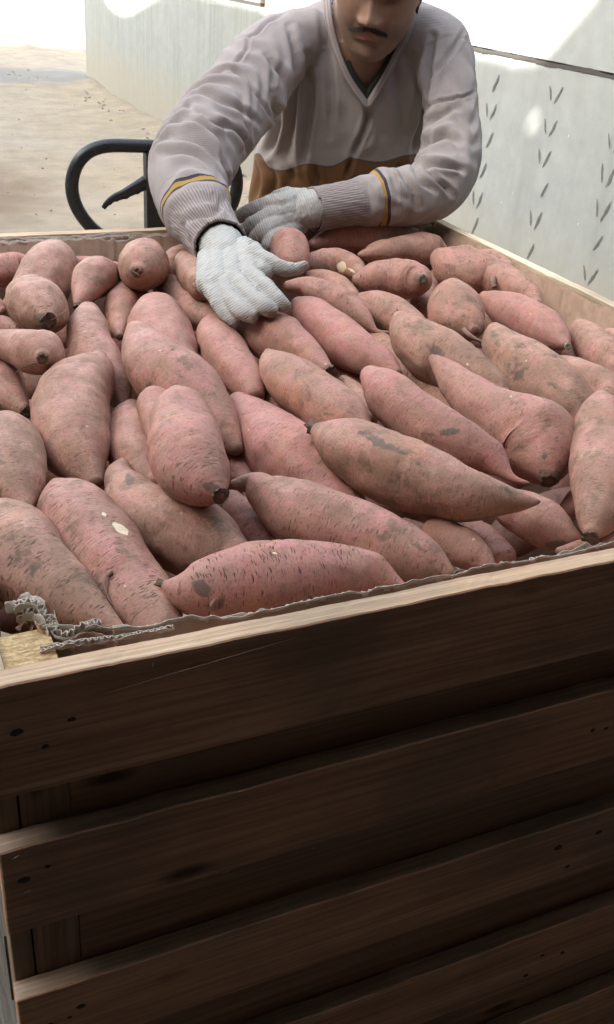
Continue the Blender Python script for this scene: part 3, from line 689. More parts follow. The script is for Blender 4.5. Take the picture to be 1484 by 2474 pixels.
 29: ('tan sweet potato mostly hidden behind the round end-on one on its left', 0.25, 0.7, [[0.4102,1.689,0.8975,0.0129],[0.4093,1.6751,0.8982,0.015],[0.4086,1.6624,0.8989,0.017],[0.4068,1.6411,0.9,0.0197],[0.405,1.6271,0.9007,0.0207],[0.4004,1.6053,0.9018,0.0205],[0.3942,1.5815,0.9028,0.019],[0.3902,1.5673,0.9033,0.0179],[0.3862,1.5526,0.9038,0.0167]]),
 30: ("sweet potato by the back board partly hidden by the man's reaching sleeve", 0.5, 0.5, [[0.5486,1.7134,0.917,0.0149],[0.5413,1.7032,0.9163,0.017],[0.5337,1.691,0.9165,0.019],[0.5204,1.6684,0.9173,0.0217],[0.5116,1.6528,0.9179,0.0228],[0.4978,1.6266,0.9188,0.0227],[0.4828,1.5969,0.9198,0.0212],[0.4739,1.5794,0.9202,0.0201],[0.4649,1.5617,0.9205,0.019]]),
 31: ('rusty orange sweet potato tucked against the little finger side of the reaching glove', 0.2, 0.4, [[0.4958,1.548,0.9453,0.0189],[0.4921,1.5272,0.9473,0.0216],[0.4889,1.5087,0.949,0.0241],[0.4838,1.4789,0.9516,0.0274],[0.4805,1.4601,0.9533,0.0287],[0.4756,1.4326,0.9556,0.0284],[0.4704,1.4039,0.958,0.0263],[0.4674,1.3871,0.9594,0.0247],[0.464,1.3689,0.961,0.0231]]),
 32: ('greyish pink sweet potato with a knobbly right end, below and left of the reaching glove', 0.4, 0.7, [[0.4549,1.5402,0.9102,0.0189],[0.4566,1.5107,0.9117,0.0239],[0.4576,1.4843,0.913,0.0272],[0.4566,1.4384,0.9149,0.0288],[0.4561,1.4089,0.9159,0.0285],[0.4582,1.3789,0.9169,0.0261],[0.4613,1.3565,0.9175,0.0216],[0.4636,1.342,0.9179,0.017],[0.4662,1.3264,0.9183,0.0109]]),
 33: ('upright pink sweet potato with a rounded top just below the gloved fingertips', 0.8, 0.3, [[0.4505,1.2764,0.9363,0.0151],[0.4413,1.2497,0.9352,0.0222],[0.4355,1.225,0.9342,0.0262],[0.4293,1.1818,0.9321,0.0293],[0.4275,1.1556,0.9306,0.0294],[0.4271,1.1197,0.9284,0.0271],[0.4282,1.0889,0.9262,0.0231],[0.4272,1.0707,0.9247,0.0191],[0.4241,1.0494,0.9226,0.0126]]),
 34: ('pink sweet potato under the gloved fingertips with a ragged dark lower end', 0.75, 0.25, [[0.4878,1.2248,0.9419,0.0256],[0.4957,1.2046,0.9423,0.0313],[0.5019,1.1875,0.9425,0.0345],[0.5091,1.1626,0.9427,0.0337],[0.5133,1.1456,0.9428,0.0313],[0.5181,1.1197,0.9427,0.0261],[0.5217,1.095,0.9425,0.0197],[0.5235,1.0788,0.9423,0.0148],[0.5253,1.0605,0.9419,0.0089]]),
 35: ('long smooth pink sweet potato slanting right from the gloved fingers', 0.9, 0.15, [[0.587,1.2948,0.948,0.0121],[0.5856,1.2599,0.9473,0.0241],[0.5855,1.2286,0.9465,0.03],[0.5869,1.175,0.9447,0.0327],[0.5891,1.1446,0.9433,0.0326],[0.5946,1.1056,0.941,0.0297],[0.6043,1.0754,0.939,0.0244],[0.6084,1.0576,0.9377,0.0191],[0.6112,1.0368,0.9359,0.0106]]),
 36: ('tan sweet potato with a pointed top, mid heap, above the one with the black stem', 0.4, 0.5, [[0.4703,1.1233,0.9475,0.0048],[0.4617,1.0888,0.947,0.0158],[0.4594,1.0646,0.9465,0.0226],[0.4613,1.0266,0.9457,0.0303],[0.4658,0.9995,0.945,0.033],[0.4734,0.9601,0.9438,0.0325],[0.4807,0.9233,0.9423,0.0284],[0.4841,0.9038,0.9414,0.0237],[0.4861,0.8868,0.9406,0.0138]]),
 37: ('S-curved pink sweet potato with a thin tail and grey scrape, above the long straight one', 0.8, 0.35, [[0.5372,0.9715,0.9687,0.0117],[0.5428,0.9359,0.96,0.0271],[0.5494,0.9018,0.9509,0.0297],[0.5696,0.8568,0.9393,0.0297],[0.5871,0.8317,0.9333,0.0282],[0.6065,0.807,0.9273,0.021],[0.6139,0.7838,0.92,0.0082],[0.6189,0.7729,0.9167,0.0043],[0.6315,0.7631,0.9149,0.0022]]),
 38: ('big pear shaped sweet potato at right with a slim neck and a bruised black end', 0.65, 0.4, [[0.6497,1.0142,0.9632,0.0057],[0.6504,0.9794,0.9579,0.0158],[0.6491,0.9455,0.9523,0.0233],[0.6549,0.8992,0.9439,0.0287],[0.6671,0.8722,0.9387,0.0345],[0.6832,0.8341,0.9309,0.0459],[0.6779,0.8046,0.9232,0.0389],[0.6699,0.7849,0.9175,0.0244],[0.6647,0.7731,0.913,0.01]]),
 39: ("plump brown sweet potato with a dark hooded stem, above the big pear shaped one's neck", 0.2, 0.8, [[0.6894,1.1773,0.9586,0.0105],[0.6739,1.1285,0.9578,0.0249],[0.6677,1.0922,0.9565,0.0317],[0.6689,1.0464,0.9541,0.0363],[0.6773,1.0263,0.9527,0.0354],[0.687,0.9933,0.9502,0.0321],[0.6951,0.9606,0.9474,0.025],[0.6984,0.9423,0.9458,0.0188],[0.699,0.9243,0.944,0.0091]]),
 40: ('large mottled brown sweet potato with lumpy skin in the right of the heap', 0.2, 0.9, [[0.8324,1.1465,0.9402,0.012],[0.8151,1.107,0.9376,0.024],[0.8069,1.0771,0.935,0.0315],[0.803,1.0328,0.9302,0.0395],[0.8042,1.0049,0.9268,0.0417],[0.8079,0.9651,0.9213,0.0406],[0.8081,0.9274,0.9156,0.0339],[0.807,0.9091,0.9126,0.027],[0.8043,0.8918,0.9096,0.0155]]),
 41: ('round-ended sweet potato with a twig-like root hanging from its lower tip', 0.4, 0.6, [[0.8556,1.3117,0.9465,0.0131],[0.8427,1.2915,0.9451,0.0254],[0.8326,1.2729,0.9438,0.0338],[0.8202,1.2403,0.9413,0.0394],[0.8136,1.2182,0.9397,0.0399],[0.8097,1.1931,0.9384,0.0335],[0.8087,1.1746,0.9377,0.0234],[0.8071,1.1661,0.9376,0.0166],[0.8052,1.1585,0.9377,0.0084]]),
 42: ('small bulge of a sweet potato between the twig rooted one and the large mottled one', 0.4, 0.5, [[0.9566,1.3293,0.8906,0.0151],[0.9545,1.3155,0.8904,0.0197],[0.9526,1.3027,0.8903,0.0233],[0.9498,1.2825,0.8903,0.0259],[0.9486,1.2681,0.8902,0.0255],[0.9467,1.2468,0.8901,0.0233],[0.9432,1.2281,0.8901,0.0195],[0.94,1.2163,0.8901,0.0158],[0.9366,1.2042,0.89,0.0116]]),
 43: ('rosy sweet potato with a white cut tip beside the right hand cardboard wall', 0.8, 0.3, [[0.9257,1.3174,0.9295,0.0107],[0.925,1.2882,0.9296,0.0194],[0.925,1.2635,0.9297,0.025],[0.9257,1.2225,0.9298,0.0314],[0.9273,1.1977,0.9299,0.0333],[0.9292,1.1628,0.9299,0.0317],[0.9262,1.1283,0.9304,0.0232],[0.9232,1.1092,0.9307,0.0163],[0.9183,1.0882,0.9311,0.0065]]),
 44: ('tall sweet potato at the right edge with rings round its narrow lower end', 0.4, 0.7, [[0.7836,0.8483,0.9608,0.0127],[0.7612,0.8168,0.9573,0.0275],[0.7414,0.7885,0.9535,0.0321],[0.7111,0.7451,0.9463,0.0343],[0.6929,0.7198,0.9412,0.035],[0.6695,0.6892,0.9344,0.0316],[0.6461,0.6657,0.9282,0.0234],[0.633,0.6544,0.9249,0.017],[0.6219,0.6443,0.9219,0.0089]]),
 45: ('sweet potato with a rounded top against the cardboard at the right edge', 0.45, 0.6, [[1.0376,1.2103,0.9117,0.0092],[1.0218,1.1815,0.9118,0.0175],[1.0063,1.1533,0.9134,0.0235],[0.9865,1.1104,0.9155,0.0287],[0.9753,1.0823,0.9166,0.0309],[0.9653,1.0463,0.9177,0.033],[0.9584,1.0147,0.9183,0.0315],[0.9525,0.9938,0.9189,0.0257],[0.9457,0.9707,0.9194,0.0169]]),
 46: ('dusty lumpy sweet potato cut by the right edge, behind the tall ringed one', 0.35, 0.8, [[0.9037,1.0798,0.911,0.0095],[0.8976,1.0521,0.9113,0.018],[0.894,1.0303,0.9113,0.0237],[0.8937,1.004,0.911,0.0265],[0.8947,0.9875,0.9106,0.0269],[0.8956,0.9627,0.9101,0.0274],[0.8964,0.9396,0.9096,0.026],[0.8966,0.9247,0.9092,0.022],[0.8966,0.9081,0.9089,0.0161]]),
 47: ('red sweet potato with a dirty underside and pointed end near the front rim', 0.6, 0.4, [[0.5864,0.7438,0.9085,0.0174],[0.592,0.7321,0.9075,0.0224],[0.5967,0.7221,0.9067,0.0255],[0.6027,0.7071,0.9055,0.0268],[0.6067,0.6971,0.9047,0.0259],[0.6126,0.6836,0.9036,0.0209],[0.6185,0.6724,0.9026,0.0141],[0.6232,0.6669,0.9021,0.0094],[0.6289,0.6614,0.9016,0.0037]]),
 48: ('dark red sweet potato in the hollow beneath the long straight one', 0.8, 0.3, [[0.5466,0.7504,0.8815,0.0131],[0.5484,0.7441,0.881,0.0148],[0.5501,0.7383,0.8806,0.0164],[0.5526,0.7287,0.8799,0.0187],[0.5538,0.7225,0.8794,0.0196],[0.5547,0.7133,0.8787,0.0196],[0.555,0.7033,0.8779,0.0185],[0.555,0.6973,0.8774,0.0176],[0.555,0.691,0.877,0.0168]]),
 49: ('large two-lobed sweet potato with a little white nub, beside the right cardboard wall', 0.45, 0.5, [[0.9516,1.5074,0.9387,0.0191],[0.9536,1.4653,0.9377,0.0357],[0.9625,1.442,0.9368,0.0388],[0.9816,1.4153,0.9351,0.036],[0.9937,1.4007,0.934,0.0332],[1.0036,1.3658,0.9324,0.0295],[1.0063,1.3238,0.9307,0.0227],[1.004,1.2974,0.9298,0.0168],[0.9937,1.2662,0.9293,0.008]]),
 50: ('tan back of a sweet potato peeping over the two-lobed one by the right cardboard wall', 0.3, 0.6, [[1.001,1.4667,0.9453,0.0146],[1.0094,1.4681,0.945,0.0154],[1.0172,1.4694,0.9447,0.0162],[1.0286,1.4692,0.9444,0.0173],[1.0338,1.4661,0.9442,0.0176],[1.0356,1.4538,0.944,0.0172],[1.0331,1.4348,0.944,0.016],[1.0306,1.4223,0.944,0.0152],[1.0283,1.4094,0.9439,0.0143]]),
 51: ('slender orange-tan sweet potato with a dark tip on its left, near the far right corner', 0.3, 0.4, [[0.8414,1.6039,0.923,0.0053],[0.867,1.6141,0.922,0.0152],[0.8903,1.6221,0.9213,0.021],[0.9319,1.6339,0.9202,0.0259],[0.9577,1.6373,0.9196,0.0285],[0.9928,1.6391,0.919,0.0298],[1.021,1.6412,0.9184,0.0257],[1.0322,1.6394,0.9182,0.0199],[1.0388,1.6338,0.9181,0.0095]]),
 52: ("pale mauve sweet potato lying under the man's resting forearm", 0.95, 0.35, [[0.7754,1.6719,0.9291,0.0076],[0.8067,1.688,0.9302,0.0172],[0.831,1.6962,0.9309,0.0228],[0.8673,1.6998,0.9316,0.0279],[0.8915,1.6987,0.932,0.0298],[0.9278,1.6952,0.9325,0.0299],[0.9643,1.6962,0.9331,0.0259],[0.9862,1.6976,0.9335,0.0198],[1.0119,1.7004,0.934,0.0081]]),
 53: ('blunt cylinder shaped sweet potato with a dark scar on its right end', 0.6, 0.4, [[0.7505,1.4344,0.9331,0.0095],[0.7649,1.4289,0.9354,0.0215],[0.7781,1.4238,0.9371,0.0277],[0.8013,1.4146,0.9395,0.0311],[0.813,1.4034,0.9412,0.0319],[0.825,1.3843,0.9441,0.0307],[0.8292,1.3707,0.9473,0.026],[0.8293,1.3626,0.95,0.02],[0.8269,1.3532,0.954,0.0093]]),
 54: ('sweet potato with a splash of torn white skin, right of the gloved thumb', 0.35, 0.6, [[0.724,1.5846,0.9178,0.016],[0.7417,1.5877,0.9173,0.0208],[0.7566,1.5893,0.9169,0.024],[0.7781,1.5901,0.9164,0.026],[0.7907,1.5869,0.9163,0.0261],[0.8,1.5679,0.9168,0.024],[0.8017,1.5419,0.9179,0.02],[0.7984,1.5233,0.9187,0.0157],[0.7923,1.5008,0.9198,0.01]]),
 55: ('upright sweet potato standing between the two gloves', 0.65, 0.4, [[0.7145,1.6426,0.9527,0.0163],[0.7059,1.6202,0.9522,0.0252],[0.6988,1.6013,0.9516,0.0313],[0.6892,1.5752,0.9503,0.0351],[0.6831,1.5583,0.9489,0.0354],[0.6746,1.5348,0.9444,0.0328],[0.6677,1.5162,0.9392,0.0272],[0.665,1.5091,0.9363,0.0215],[0.6627,1.5035,0.9332,0.0138]]),
 56: ('slim sweet potato right of the glove that narrows to a thin curved tail', 0.6, 0.4, [[0.6015,1.3722,0.9505,0.0089],[0.6254,1.3639,0.9515,0.0152],[0.6393,1.3479,0.9485,0.0197],[0.658,1.3185,0.9414,0.0236],[0.6685,1.2974,0.9353,0.0231],[0.6799,1.2675,0.9255,0.0166],[0.6878,1.2469,0.9183,0.0068],[0.694,1.2393,0.9162,0.0037],[0.7079,1.2328,0.916,0.0031]]),
 57: ('short orange-tan sweet potato behind the slim thin-tailed one', 0.4, 0.4, [[0.7003,1.513,0.9192,0.0098],[0.7085,1.5066,0.9193,0.0129],[0.7156,1.4999,0.9195,0.0155],[0.7225,1.4842,0.92,0.018],[0.7246,1.4693,0.9205,0.0189],[0.7257,1.4439,0.9215,0.0193],[0.724,1.4163,0.9225,0.0177],[0.7212,1.3959,0.9233,0.0156],[0.718,1.3739,0.9241,0.0132]]),
 58: ('tan rounded sweet potato, far side of the heap, left of the dark hooded stem', 0.3, 0.7, [[0.7246,1.3539,0.9272,0.0117],[0.7255,1.3288,0.9278,0.0205],[0.727,1.3087,0.9281,0.0263],[0.7323,1.2845,0.9283,0.0288],[0.7363,1.2683,0.9283,0.0284],[0.739,1.2383,0.9287,0.0252],[0.7412,1.2119,0.929,0.0203],[0.7439,1.2021,0.9289,0.0161],[0.7474,1.1941,0.9288,0.0109]]),
 59: ('shadowed sweet potato in the gap below the blunt cylinder shaped one', 0.4, 0.6, [[0.9746,1.5453,0.8927,0.0167],[0.9623,1.5309,0.893,0.019],[0.951,1.5176,0.8933,0.0211],[0.932,1.4946,0.8939,0.0241],[0.9195,1.4789,0.8943,0.0253],[0.9003,1.4529,0.8951,0.0254],[0.8794,1.4233,0.8959,0.0241],[0.8669,1.4055,0.8964,0.0231],[0.8539,1.3869,0.8969,0.022]]),
 60: ('tan sweet potato partly seen below the right end of the long smooth pink one', 0.3, 0.5, [[0.6908,1.2769,0.8969,0.0125],[0.693,1.2579,0.8966,0.0163],[0.6947,1.2407,0.8964,0.0194],[0.6944,1.2151,0.8959,0.0218],[0.6923,1.1976,0.8956,0.0219],[0.6879,1.1719,0.895,0.0207],[0.682,1.1479,0.8943,0.0178],[0.677,1.1323,0.8937,0.0149],[0.6718,1.116,0.893,0.0115]]),
 61: ('dark red sweet potato deep beneath the long smooth pink one', 0.8, 0.2, [[0.581,1.1873,0.8959,0.0145],[0.5844,1.1783,0.8959,0.0161],[0.5877,1.1701,0.8958,0.0177],[0.5927,1.1561,0.8957,0.0197],[0.5954,1.1466,0.8956,0.0205],[0.598,1.1312,0.8954,0.0199],[0.5998,1.1137,0.8952,0.0182],[0.6007,1.1031,0.895,0.0169],[0.6017,1.0919,0.8948,0.0155]]),
 62: ('narrow bit of sweet potato in the gap left of the pointed top tan one', 0.4, 0.5, [[0.4662,1.1196,0.9066,0.0081],[0.4642,1.1116,0.9065,0.01],[0.4623,1.1044,0.9064,0.0119],[0.4592,1.0919,0.9062,0.0145],[0.4572,1.0834,0.906,0.0156],[0.4543,1.0694,0.9057,0.0158],[0.4512,1.0534,0.9053,0.0148],[0.4494,1.0437,0.905,0.014],[0.4475,1.0334,0.9047,0.0132]]),
 64: ('thin curve of a sweet potato lying low along the front rim at far right', 0.5, 0.5, [[0.5939,0.6535,0.9007,0.0049],[0.6053,0.652,0.9006,0.0074],[0.6159,0.6506,0.9005,0.0097],[0.6311,0.649,0.9003,0.0123],[0.6411,0.6481,0.9002,0.0136],[0.656,0.6473,0.9001,0.0149],[0.6702,0.6478,0.9002,0.0143],[0.6796,0.649,0.9002,0.0128],[0.6898,0.6504,0.9003,0.011]]),
 65: ('shadowed mauve bit of sweet potato under the lower end of the long speckled one', 0.6, 0.3, [[0.3649,0.9758,0.8868,0.0096],[0.3641,0.9684,0.8865,0.011],[0.3633,0.9615,0.8862,0.0123],[0.3622,0.9503,0.8857,0.0141],[0.3616,0.9432,0.8853,0.0149],[0.3613,0.9327,0.8849,0.0149],[0.3613,0.9216,0.8844,0.0141],[0.3614,0.915,0.8841,0.0135],[0.3615,0.908,0.8837,0.0128]]),
 66: ('small sliver of sweet potato right of the upright salmon one', 0.5, 0.4, [[0.4121,1.2468,0.8985,0.0103],[0.411,1.2378,0.8987,0.0115],[0.4101,1.2297,0.8989,0.0125],[0.4087,1.2165,0.8991,0.014],[0.4078,1.2081,0.8992,0.0145],[0.4065,1.1961,0.8993,0.0141],[0.4052,1.1836,0.8995,0.0128],[0.4044,1.1762,0.8995,0.0119],[0.4035,1.1682,0.8996,0.0109]]),
 68: ('orange sweet potato in the hollow below the white cut tip', 0.3, 0.2, [[0.9757,1.1846,0.8801,0.0129],[0.9809,1.1829,0.8795,0.0142],[0.9858,1.1814,0.8789,0.0155],[0.9927,1.1774,0.8781,0.0173],[0.9956,1.1729,0.8777,0.018],[0.9955,1.1616,0.8775,0.0178],[0.9921,1.1458,0.8775,0.0168],[0.9895,1.1357,0.8776,0.0159],[0.9869,1.1252,0.8776,0.0151]]),
 69: ('shadowed bit of sweet potato beneath the thin curled neck', 0.5, 0.3, [[0.3565,0.8885,0.8842,0.0068],[0.3566,0.8816,0.8838,0.0082],[0.3567,0.8751,0.8835,0.0095],[0.357,0.8645,0.8829,0.0114],[0.3573,0.8576,0.8825,0.0122],[0.3582,0.8471,0.8819,0.0125],[0.3595,0.8357,0.8813,0.012],[0.3603,0.8289,0.8809,0.0116],[0.3612,0.8217,0.8804,0.0112]]),
 70: ('small knob of a sweet potato with a dark stem, tucked behind the stout pink one', 0.75, 0.3, [[0.2946,1.0248,0.9453,0.0095],[0.2926,1.0197,0.9443,0.014],[0.2906,1.0143,0.9436,0.0179],[0.288,1.0045,0.9424,0.0212],[0.2865,0.997,0.9417,0.0216],[0.2842,0.9835,0.9405,0.0211],[0.2813,0.9645,0.9391,0.0208],[0.279,0.949,0.9381,0.0204],[0.2767,0.9323,0.9367,0.0199]]),
 71: ('narrow tan strip of sweet potato just right of the pointed top one in the middle', 0.3, 0.6, [[0.5527,1.0654,0.9221,0.008],[0.5513,1.0515,0.9218,0.0107],[0.5501,1.039,0.9215,0.013],[0.5479,1.0207,0.921,0.0148],[0.5461,1.0082,0.9206,0.015],[0.5434,0.9902,0.92,0.0144],[0.5408,0.9754,0.9194,0.0131],[0.539,0.9666,0.9191,0.0116],[0.5372,0.9574,0.9187,0.0099]]),
 72: ('tan sweet potato partly seen between the S-curved one and the plump hooded one', 0.35, 0.6, [[0.6797,1.1032,0.9033,0.0159],[0.6776,1.0833,0.9028,0.0209],[0.6758,1.0655,0.9023,0.025],[0.674,1.0398,0.9015,0.0278],[0.6731,1.0225,0.9008,0.0274],[0.6726,0.998,0.8998,0.0253],[0.6732,0.9782,0.8988,0.022],[0.6742,0.9667,0.8982,0.019],[0.6755,0.9549,0.8976,0.0156]]),
 73: ('small piece of sweet potato at the right edge behind the rounded top one', 0.45, 0.5, [[1.0362,1.1363,0.9177,0.0139],[1.0349,1.1288,0.918,0.0159],[1.0337,1.1219,0.9182,0.0178],[1.032,1.1104,0.9185,0.0205],[1.0311,1.1028,0.9187,0.0215],[1.0304,1.0912,0.9191,0.0215],[1.03,1.0785,0.9194,0.0203],[1.0299,1.0707,0.9197,0.0192],[1.0297,1.0624,0.92,0.0182]]),
}
def mat_skin():
    t = NT('sweet_potato_skin', .65, .2)
    oi = t.add('ShaderNodeObjectInfo')
    sc = t.add('ShaderNodeSeparateColor'); t.L(oi.outputs['Color'], sc.inputs[0])
    pink, dust = sc.outputs[0], sc.outputs[1]
    pc = lambda s, r=37.0: t.coord(scale=s, attr='pc', rand=r)
    iso = t.ramp(t.noise(pc((1, 1, 1)), 30, 6, .65), [(.38, 0.), (.62, 1.)])
    iso2 = t.noise(pc((1, 1, 1), 11.), 55, 5, .65)
    fine = t.noise(pc((1, 1, 1)), 420, 3, .7)
    stria = t.noise(pc((60, 60, 420)), 1.0, 4, .6, .4)
    rosy = t.mix(iso, (.57, .245, .222), (.43, .17, .15))
    tan = t.mix(iso, (.36, .20, .14), (.49, .285, .205))
    k = t.math('ADD', t.math('MULTIPLY', t.math('SUBTRACT', iso2, .5), 2.4), t.math('ADD', t.math('MULTIPLY', pink, .78), -.04))
    k.node.use_clamp = True
    col = t.mix(k, tan, rosy)
    # orange flush
    of = t.ramp(t.noise(pc((1, 1, 1), 5.), 16, 3), [(.55, 0.), (.75, .45)])
    col = t.mix(of, col, (.52, .20, .09))
    # dusty brown soil film
    dn = t.noise(pc((1, 1, .6), 19.), 30, 6, .68)
    df = t.math('MULTIPLY', t.ramp(dn, [(.43, 0.), (.58, 1.)]), t.math('ADD', t.math('MULTIPLY', dust, .62), .16))
    col = t.mix(df, col, (.25, .16, .105))
    # grey-brown scabs
    dn2 = t.noise(pc((1, 1, 1), 51.), 38, 7, .75)
    sf = t.math('MULTIPLY', t.ramp(dn2, [(.53, 0.), (.63, .9)]), t.math('ADD', dust, .20))
    col = t.mix(sf, col, (.17, .11, .075))
    # fine speckle
    col = t.mix(t.ramp(fine, [(.50, 0.), (.68, .55)]), col, (.22, .12, .085))
    col = t.mix(t.ramp(stria, [(.48, 0.), (.75, .30)]), col, (.36, .19, .14))
    # lenticels: short dark dashes running round the root
    def dashes(s, seed, lo, hi, dens):
        v = t.add('ShaderNodeTexVoronoi'); v.inputs['Scale'].default_value = 1.0; v.inputs['Randomness'].default_value = 1.0
        wv = t.add('ShaderNodeVectorMath', operation='ADD')
        nn = t.add('ShaderNodeTexNoise'); nn.inputs['Scale'].default_value = 30; nn.inputs['Detail'].default_value = 2
        base = t.coord(attr='pc', rand=seed); t.L(base, nn.inputs['Vector'])
        sc_ = t.add('ShaderNodeVectorMath', operation='SCALE'); sc_.inputs[3].default_value = .012; t.L(nn.outputs['Color'], sc_.inputs[0])
        t.L(base, wv.inputs[0]); t.L(sc_.outputs[0], wv.inputs[1])
        mp = t.add('ShaderNodeMapping'); mp.inputs['Scale'].default_value = s; t.L(wv.outputs[0], mp.inputs['Vector'])
        t.L(mp.outputs[0], v.inputs['Vector'])
        d = t.ramp(v.outputs['Distance'], [(lo, 1.), (hi, 0.)])
        sepc = t.add('ShaderNodeSeparateColor'); t.L(v.outputs['Color'], sepc.inputs[0])
        keep = t.math('LESS_THAN', sepc.outputs[0], dens)
        return t.math('MULTIPLY', d, keep)
    l1 = dashes((100, 100, 620), 3., .20, .33, .40)
    l2 = dashes((62, 62, 400), 71., .16, .26, .34)
    l3 = dashes((200, 200, 800), 31., .2, .36, .30)
    ln = t.math('MAXIMUM', l1, t.math('MAXIMUM', l2, t.math('MULTIPLY', l3, .55)))
    ln = t.math('MULTIPLY', ln, sc.outputs[2])
    ln = t.math('MULTIPLY', ln, t.ramp(t.noise(pc((1, 1, 1), 63.), 26, 3), [(.33, .25), (.55, 1.)]))
    col = t.mix(t.math('MULTIPLY', ln, 1.0), col, (.085, .042, .03))
    # pale nicks
    vn_ = t.add('ShaderNodeTexVoronoi'); vn_.inputs['Scale'].default_value = 1.0; t.L(pc((34, 34, 42), 91.), vn_.inputs['Vector'])
    ns = t.add('ShaderNodeSeparateColor'); t.L(vn_.outputs['Color'], ns.inputs[0])
    nk = t.math('MULTIPLY', t.ramp(vn_.outputs['Distance'], [(.045, 1.), (.075, 0.)]), t.math('LESS_THAN', ns.outputs[1], .22))
    col = t.mix(t.math('MULTIPLY', nk, .7), col, (.66, .50, .36))
    # dirty tips
    tip = t.add('ShaderNodeAttribute', attribute_name='tip').outputs['Fac']
    tf = t.math('MULTIPLY', t.ramp(t.math('ADD', tip, t.math('MULTIPLY', t.math('SUBTRACT', dn, .5), .8)), [(.55, 0.), (.95, 1.)]), .75)
    col = t.mix(tf, col, (.15, .09, .06))
    # scars painted per vertex as scab amount
    scar = t.add('ShaderNodeAttribute', attribute_name='scar').outputs['Fac']
    sx = t.math('MULTIPLY', t.ramp(t.math('ADD', scar, t.math('MULTIPLY', t.math('SUBTRACT', dn2, .5), 1.6)), [(.45, 0.), (.6, 1.)]), .85)
    col = t.mix(sx, col, (.145, .105, .08))
    chip = t.add('ShaderNodeAttribute', attribute_name='chip').outputs['Fac']
    cx_ = t.ramp(t.math('ADD', chip, t.math('MULTIPLY', t.math('SUBTRACT', dn2, .5), 1.4)), [(.5, 0.), (.56, 1.)])
    col = t.mix(cx_, col, (.74, .60, .42))
    b = t.bump(t.math('ADD', t.math('MULTIPLY', stria, .5), t.math('MULTIPLY', iso2, 1.0)), .5, .0030)
    b = t.bump(t.math('ADD', t.math('MULTIPLY', ln, -1.0), t.math('ADD', t.math('MULTIPLY', fine, .16), t.math('MULTIPLY', nk, -.6))), .6, .0011, b)
    rg = t.math('ADD', t.math('MULTIPLY', df, .3), .5)
    return t.done(col, b, rg)
M['skin'] = mat_skin()
M['stub'] = mat_plain('corky_stem_end', (.15, .105, .075), rough=.95, ns=220, amt=.6, bump=.9, bd=.002)
M['cut'] = mat_plain('pale_cut_end', (.50, .46, .36), rough=.9, ns=260, amt=.4, bump=.8, bd=.0015)
M['root'] = mat_plain('dry_root', (.26, .16, .12), rough=.9, ns=160, amt=.4, bump=.7, bd=.001)

